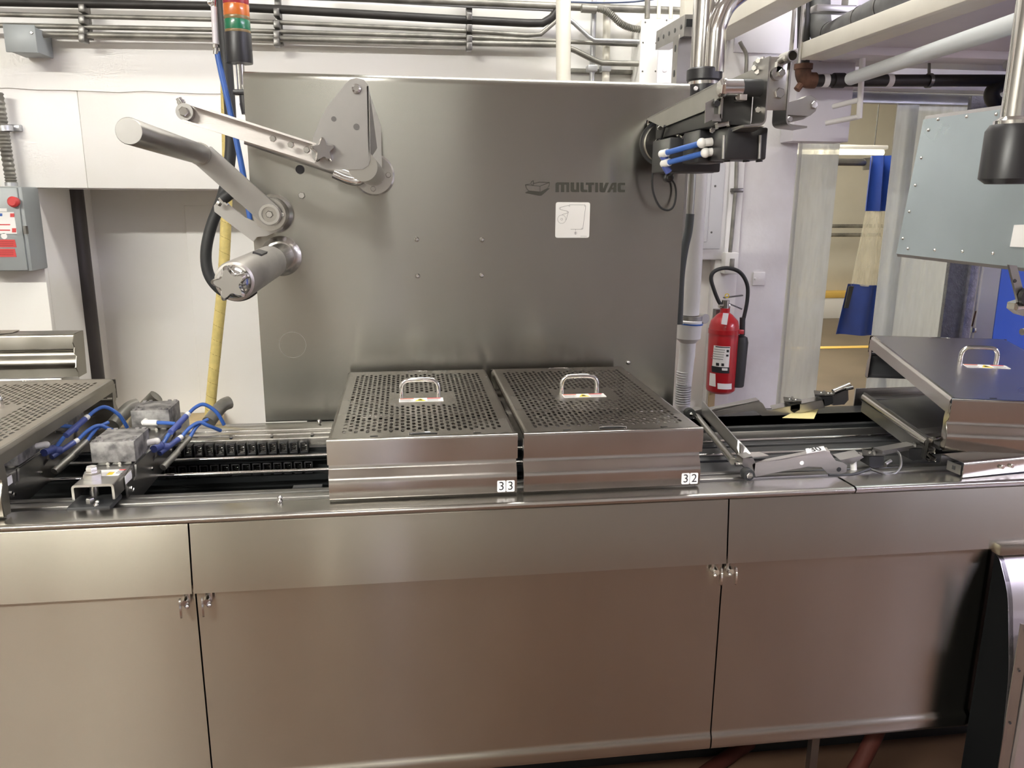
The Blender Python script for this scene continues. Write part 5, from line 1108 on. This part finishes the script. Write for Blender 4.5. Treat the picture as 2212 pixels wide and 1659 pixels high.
# valve blocks beneath
b1_ = (P(1572, 290, 'y', Yn+.06), P(1655, 345, 'y', Yn+.06))
obj('valve_block', MB().bx(b1_[0].x, b1_[1].x, Yn+.06, Yn+.16, b1_[1].z, b1_[0].z+.015, .004), M_black, t)
b2_ = (P(1510, 300, 'y', Yn+.16), P(1566, 352, 'y', Yn+.16))
obj('valve_block', MB().bx(b2_[0].x, b2_[1].x, Yn+.16, Yn+.26, b2_[1].z, b2_[0].z+.02, .004), M_black, t)
b3_ = (P(1446, 316, 'y', 1.82), P(1556, 372, 'y', 1.82))
obj('valve_block', MB().bx(b3_[0].x, b3_[1].x, 1.82, 1.95, b3_[1].z, b3_[0].z+.02, .004), M_black, t)
for q in ((1562, 300), (1640, 300)): obj('tie_rod', MB().cyl(P(q[0]+2, 292, 'y', Yn+.057), P(q[0], 343, 'y', Yn+.057), .003, n=10), M_satin, t)
for px in (1570, 1612, 1640): obj('block_bolt', MB().cyl(P(px, 345, 'y', Yn+.09), P(px, 350, 'y', Yn+.09), .007, n=12), M_black, t)
# blue air tubes with white fittings
for A_, B_ in (((1436, 331), (1516, 309)), ((1440, 352), (1524, 330))):
    a, b = P(*A_, 'y', 1.78), P(*B_, 'y', 1.66); d = (b-a).normalized()
    obj('air_tube', MB().cyl(a, b, .0062, n=14), M_blue, t)
    obj('white_fitting', MB().cyl(a-d*.008, a+d*.010, .0085, n=14).ball(a-d*.010, .009), M_white, t)
    obj('white_fitting', MB().ball(b, .0105).cyl(b, b+V(.022, 0, .003), .0085, n=14), M_white, t)
    obj('blue_elbow', MB().cyl(a-d*.01, a-d*.012+V(.014, 0, -.018), .0085, n=14), M_bluep, t)
# arm with rounded end on the right
YQ = Yn+.05
q = PY(YQ, (1700, 222), (1735, 212), (1743, 207), (1752, 206), (1762, 213), (1766, 226), (1762, 240), (1750, 250), (1700, 248))
ra = obj('side_arm', MB().prism(q, V(0, .022, 0)), M_satin, t); obj('side_arm_web', MB().prism(PY(YQ+.022, (1700, 250), (1752, 248), (1735, 258), (1700, 266)), V(0, .05, 0)), M_satin, ra)
obj('side_arm_bolt', MB().hexa(P(1756, 227, 'y', YQ), N, .0075, .008), M_chrome, ra)
obj('foot_bolt', MB().hexa(P(1703, 258, 'y', Yn+.01), N, .006, .008), M_chrome, t)
# hanging sensor cable
t = thing('sensor_cable', 'thin black cable drooping in a loop in front of the panel', 'cable', P(1440, 455, 'y', 1.95))
obj('cable', MB().tube([P(1436, 272, 'y', 1.88), P(1428, 300, 'y', 1.92), P(1415, 340, 'y', 1.95), P(1409, 380, 'y', 1.96), P(1411, 415, 'y', 1.97), P(1424, 445, 'y', 1.98), P(1442, 454, 'y', 1.99), P(1455, 445, 'y', 2.0), P(1460, 420, 'y', 2.01), P(1457, 398, 'y', 2.015), P(1447, 384, 'y', 2.02)], .0028, 8, 6), M_rub, t)
c = P(1443, 384, 'y', YP); obj('cable_gland', MB().lathe(c, N, [(0, .012), (.008, .012), (.010, .009), (.022, .008), (.024, .003)], 18), M_black, t)
obj('gland_lead', MB().tube([P(1446, 381, 'y', 2.0), P(1454, 374, 'y', 1.98), P(1459, 364, 'y', 1.94)], .0028, 8, 4), M_rub, t)

# ================================================================== support column with bent tube
YO = 2.16
t = thing('support_column', 'polished tube column with black collar behind the panel corner', 'column', P(1524, 372, 'y', YO))
cxo = P(1524, 150, 'y', YO).x
def zo(py): return P(1515, py, 'y', YO).z
obj('column_tube', MB().cyl(V(cxo-.012, YO, zo(372)), V(cxo-.012, YO, zo(-60)), .030, n=28), M_chrome, t)
obj('bent_tube', MB().tube([V(cxo+.012, YO-.03, zo(160)), V(cxo+.012, YO-.03, zo(90)), V(cxo+.014, YO-.03, zo(60)), V(cxo+.03, YO-.03, zo(22)), V(cxo+.06, YO-.03, zo(-6)), V(cxo+.12, YO-.03, zo(-40))], .026, 24, 5), M_chrome, t)
obj('collar', MB().lathe(V(cxo-.006, YO-.01, zo(178)), V(0, 0, 1), [(0, .044), (.004, .047), (zo(150)-zo(178)-.004, .047), (zo(150)-zo(178), .044)], 32), M_black, t)
obj('collar_ring', MB().cyl(V(cxo-.006, YO-.01, zo(186)), V(cxo-.006, YO-.01, zo(177)), .041, n=28), M_chrome, t)
obj('socket_body', MB().cyl(V(cxo-.006, YO-.01, zo(250)), V(cxo-.006, YO-.01, zo(185)), .041, n=28), M_black, t)
obj('socket_bolt', MB().lathe(P(1503, 191, 'y', YO-.05), N, [(0, .006), (.004, .005)], 12), M_label, t)
obj('lower_collar', MB().cyl(V(cxo-.006, YO-.01, zo(374)), V(cxo-.006, YO-.01, zo(350)), .04, n=28), M_black, t)
t = thing('slotted_strut', 'slotted steel strut frame fixed beside the polished column', 'strut', P(1470, 180, 'y', 2.35))
def slot_channel(a, b, w, h, k, name):
    d = (b-a).normalized(); up = V(0, 0, 1) if abs(d.z) < .8 else V(0, 1, 0); s = d.cross(up).normalized(); u = s.cross(d)
    o = obj(name, MB().bar(a, b, w, h, up), M_satin, t)
    face = -s if (-s).dot(V(-.4, -1, 0)) > 0 else s
    for i in range(k):
        c = a.lerp(b, (i+.5)/k)+face*(w/2+.0004)
        obj('slot', MB().prism([c+d*.010*math.cos(x)+u*.0065*math.sin(x) for x in [2*PI*j/14 for j in range(14)]], face*.0006), M_pit, o)
slot_channel(P(1432, 88, 'y', 2.62), P(1496, 55, 'y', 2.25), .045, .055, 5, 'arm_channel')
obj('open_end', MB().bx(P(1482, 40, 'y', 2.22).x, P(1503, 40, 'y', 2.22).x, 2.215, 2.22, P(1490, 58, 'y', 2.22).z, P(1490, 42, 'y', 2.22).z), M_pit, t)
slot_channel(V(P(1478, 90, 'y', 2.32).x, 2.32, P(1478, 78, 'y', 2.32).z), V(P(1478, 90, 'y', 2.32).x, 2.32, 1.2), .05, .045, 12, 'upright_channel')
a, b = P(1482, -40, 'y', 2.75), P(1502, 60, 'y', 2.75)
tag(obj('box_post', MB().bx(a.x, b.x+.012, 2.75, 2.80, b.z-.4, 3.6, .003), M_pipewhite), 'cream square post behind the slotted strut', 'post')
a, b = P(1424, 70, 'y', 3.2), P(1462, 200, 'y', 3.2)
tag(obj('mounting_plate', MB().bx(a.x, b.x, 3.2, 3.21, b.z-.3, a.z, .001).lathe(P(1435, 151, 'y', 3.2), N, [(0, .008), (.002, .008)], 16), M_lil), 'pale flat plate with one hole left of the slotted strut', 'plate')

# ================================================================== control box at upper right
XB = 1.36
def CB(px, py): return P(px, py, 'x', XB)
tl, tr, br, bl = CB(1997, 258), CB(2330, 214), CB(2330, 592), CB(1938, 548)
t = thing('control_box', 'riveted steel control box hanging at the upper right edge', 'control box', bl)
nx = V(-1, 0, 0)
q4 = [tl, tr, br, bl]
cen = sum(q4, V(0, 0, 0))/4
def inset(f): return [cen+(p-cen)*f for p in q4]
rim = [p+(p-cen).normalized()*.018 for p in q4]
obj('housing', MB().prism([p+V(.012, 0, 0) for p in rim], V(.16, 0, 0)), M_hmi, t)
mbr = MB(); mbr.rings([[p+V(.012, 0, 0) for p in rim], [p+V(-.001, 0, 0) for p in q4]], False); obj('bevel_rim', mbr, M_dsteel if False else M_satin, t)
obj('back_plate', MB().prism([p for p in q4], V(-.003, 0, 0)), M_hmi, t)
for px, py in ((2029, 258), (2091, 252), (2155, 247), (2008, 281), (1993, 341), (1980, 400), (1967, 457), (1953, 515), (1964, 537), (2022, 540), (2082, 543), (2148, 547)):
    obj('rivet', MB().lathe(CB(px, py)+V(-.003, 0, 0), nx, [(0, .0045), (.002, .004), (.004, .002)], 10), M_steel, t)
obj('white_plate', MB().prism([CB(2196, 486)+V(-.0045, 0, 0), CB(2300, 482)+V(-.0045, 0, 0), CB(2300, 538)+V(-.0045, 0, 0), CB(2187, 533)+V(-.0045, 0, 0)], V(-.002, 0, 0)), M_label, t)
# bracket under the box
t = thing('box_bracket', 'polished bracket with bolts under the control box', 'bracket', P(2205, 720, 'y', 1.4))
obj('strap', MB().prism(PY(1.42, (2180, 572), (2197, 574), (2214, 640), (2216, 670), (2200, 655)), V(0, .006, 0)), M_satin, t)
obj('knuckle', MB().prism(PY(1.42, (2192, 655), (2240, 640), (2240, 690), (2205, 680), (2190, 668)), V(0, .02, 0)), M_steel, t)
for px, py in ((2194, 663), (2207, 717)): obj('bolt', MB().cyl(P(px, py, 'y', 1.42), P(px+16, py-2, 'y', 1.42), .007, n=14), M_chrome, t)
obj('side_disc', MB().lathe(P(2192, 607, 'y', 1.419), N, [(0, .004), (.002, .003)], 12), M_ink, t)
obj('pivot', MB().lathe(P(2216, 640, 'y', 1.418), N, [(0, .018), (.01, .018)], 20), M_black, t)
# hanging pole with black cap
t = thing('hanging_pole', 'polished hanging pole ending in a black plastic socket', 'pole', P(2180, 396, 'y', 1.22))
cp = P(2200, 200, 'y', 1.22)
obj('tube', MB().cyl(V(cp.x, 1.22, P(2200, 268, 'y', 1.22).z), V(cp.x, 1.22, 3.6), .0215, n=28), M_chrome, t)
obj('ring', MB().lathe(V(cp.x, 1.22, P(2200, 270, 'y', 1.22).z), V(0, 0, 1), [(0, .030), (.006, .030), (.012, .022)], 28), M_chrome, t)
z0, z1 = P(2200, 398, 'y', 1.22).z, P(2200, 270, 'y', 1.22).z
obj('socket', MB().lathe(V(cp.x, 1.22, z0), V(0, 0, 1), [(0, .030), (.008, .041), (z1-z0-.01, .040), (z1-z0, .034)], 32), M_black, t)

# ================================================================== cabinet at lower right and floor hoses
t = thing('side_cabinet', 'steel cabinet with a dark sloping flank at the lower right corner', 'cabinet', (1.4, 1.25, 0))
xs = P(2150, 1228, 'y', 1.352).x
def fr(px, py, Y): return P(px, py, 'y', Y)
prof = fillet([(1.36, .845), (1.345, .838), (1.31, .78), (1.275, .62), (1.262, .45), (1.258, 0)], .03, 4)
mb = MB(); A = [mb.bm.verts.new(V(xs, p.x, p.y)) for p in prof]; B = [mb.bm.verts.new(V(xs+.8, p.x, p.y)) for p in prof]
for i in range(len(A)-1): mb.face([A[i], B[i], B[i+1], A[i+1]])
obj('front_skin', mb, mat('cabinet_steel', (.50, .47, .47), .9, .34), t)
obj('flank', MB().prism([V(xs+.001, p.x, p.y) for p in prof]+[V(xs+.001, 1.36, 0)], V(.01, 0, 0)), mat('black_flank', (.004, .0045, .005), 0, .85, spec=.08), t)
obj('top_strip', MB().bx(xs-.01, xs+.8, 1.335, 1.362, .848, .872, .004), M_cover, t)
a, b = P(2166, 1360, 'y', 1.27), P(2184, 1659, 'y', 1.25)
obj('hinge_plate', MB().prism([V(xs-.006, 1.262, .74), V(xs+.012, 1.255, .735), V(xs+.012, 1.245, .0), V(xs-.006, 1.25, .0)], V(0, -.002, 0)), M_satin, t)
for z in (.725, .64, .52, .4): obj('hinge_hole', MB().lathe(V(xs+.001, 1.2525, z), N, [(0, .0025), (.0012, .0025)], 10), M_ink, t)
obj('door', MB().bx(xs+.014, xs+.8, 1.240, 1.256, 0, .73, .008), MATS['cabinet_steel'], t)
hq = V(xs+.022, 1.238, .70)
obj('turn_handle', MB().lathe(hq, N, [(0, .011), (.008, .010), (.012, .007)], 18).bar(hq+V(0, -.012, 0), hq+V(.05, -.014, .002), .008, .008, bev=.003), M_chrome, t)
tubething('red_hose', 'red hose lying on the floor under the machine', 'hose', [V(.35, 1.55, .03), V(.55, 1.60, .02), V(.75, 1.75, .02), V(1.0, 1.9, .02)], .02, mat('red_rubber', (.05, .012, .008), 0, .7, spec=.2), 12, 5)
tubething('red_hose', 'red hose bending down below the dark cabinet flank', 'hose', [V(1.16, 1.60, .44), V(1.15, 1.58, .30), V(1.08, 1.56, .16), V(.98, 1.55, .05), V(.82, 1.56, .02)], .02, MATS['red_rubber'], 12, 5)

# white drum added out of view to put a bright streak in the front covers
t = thing('reflection_drum', 'white plastic drum added out of view, to be mirrored in the front covers', 'drum', (-.24, -1.25, 0))
obj('barrel', MB().lathe(V(-.24, -1.25, 0), V(0, 0, 1), [(0, .20), (.02, .215), (.28, .22), (.29, .228), (.31, .228), (.32, .22), (.60, .22), (.61, .228), (.63, .228), (.64, .22), (.88, .21)], 40), M_white, t)
obj('drum_lid', MB().lathe(V(-.24, -1.25, .88), V(0, 0, 1), [(0, .222), (.03, .222), (.04, .205), (.042, .0005)], 40), M_white, t)
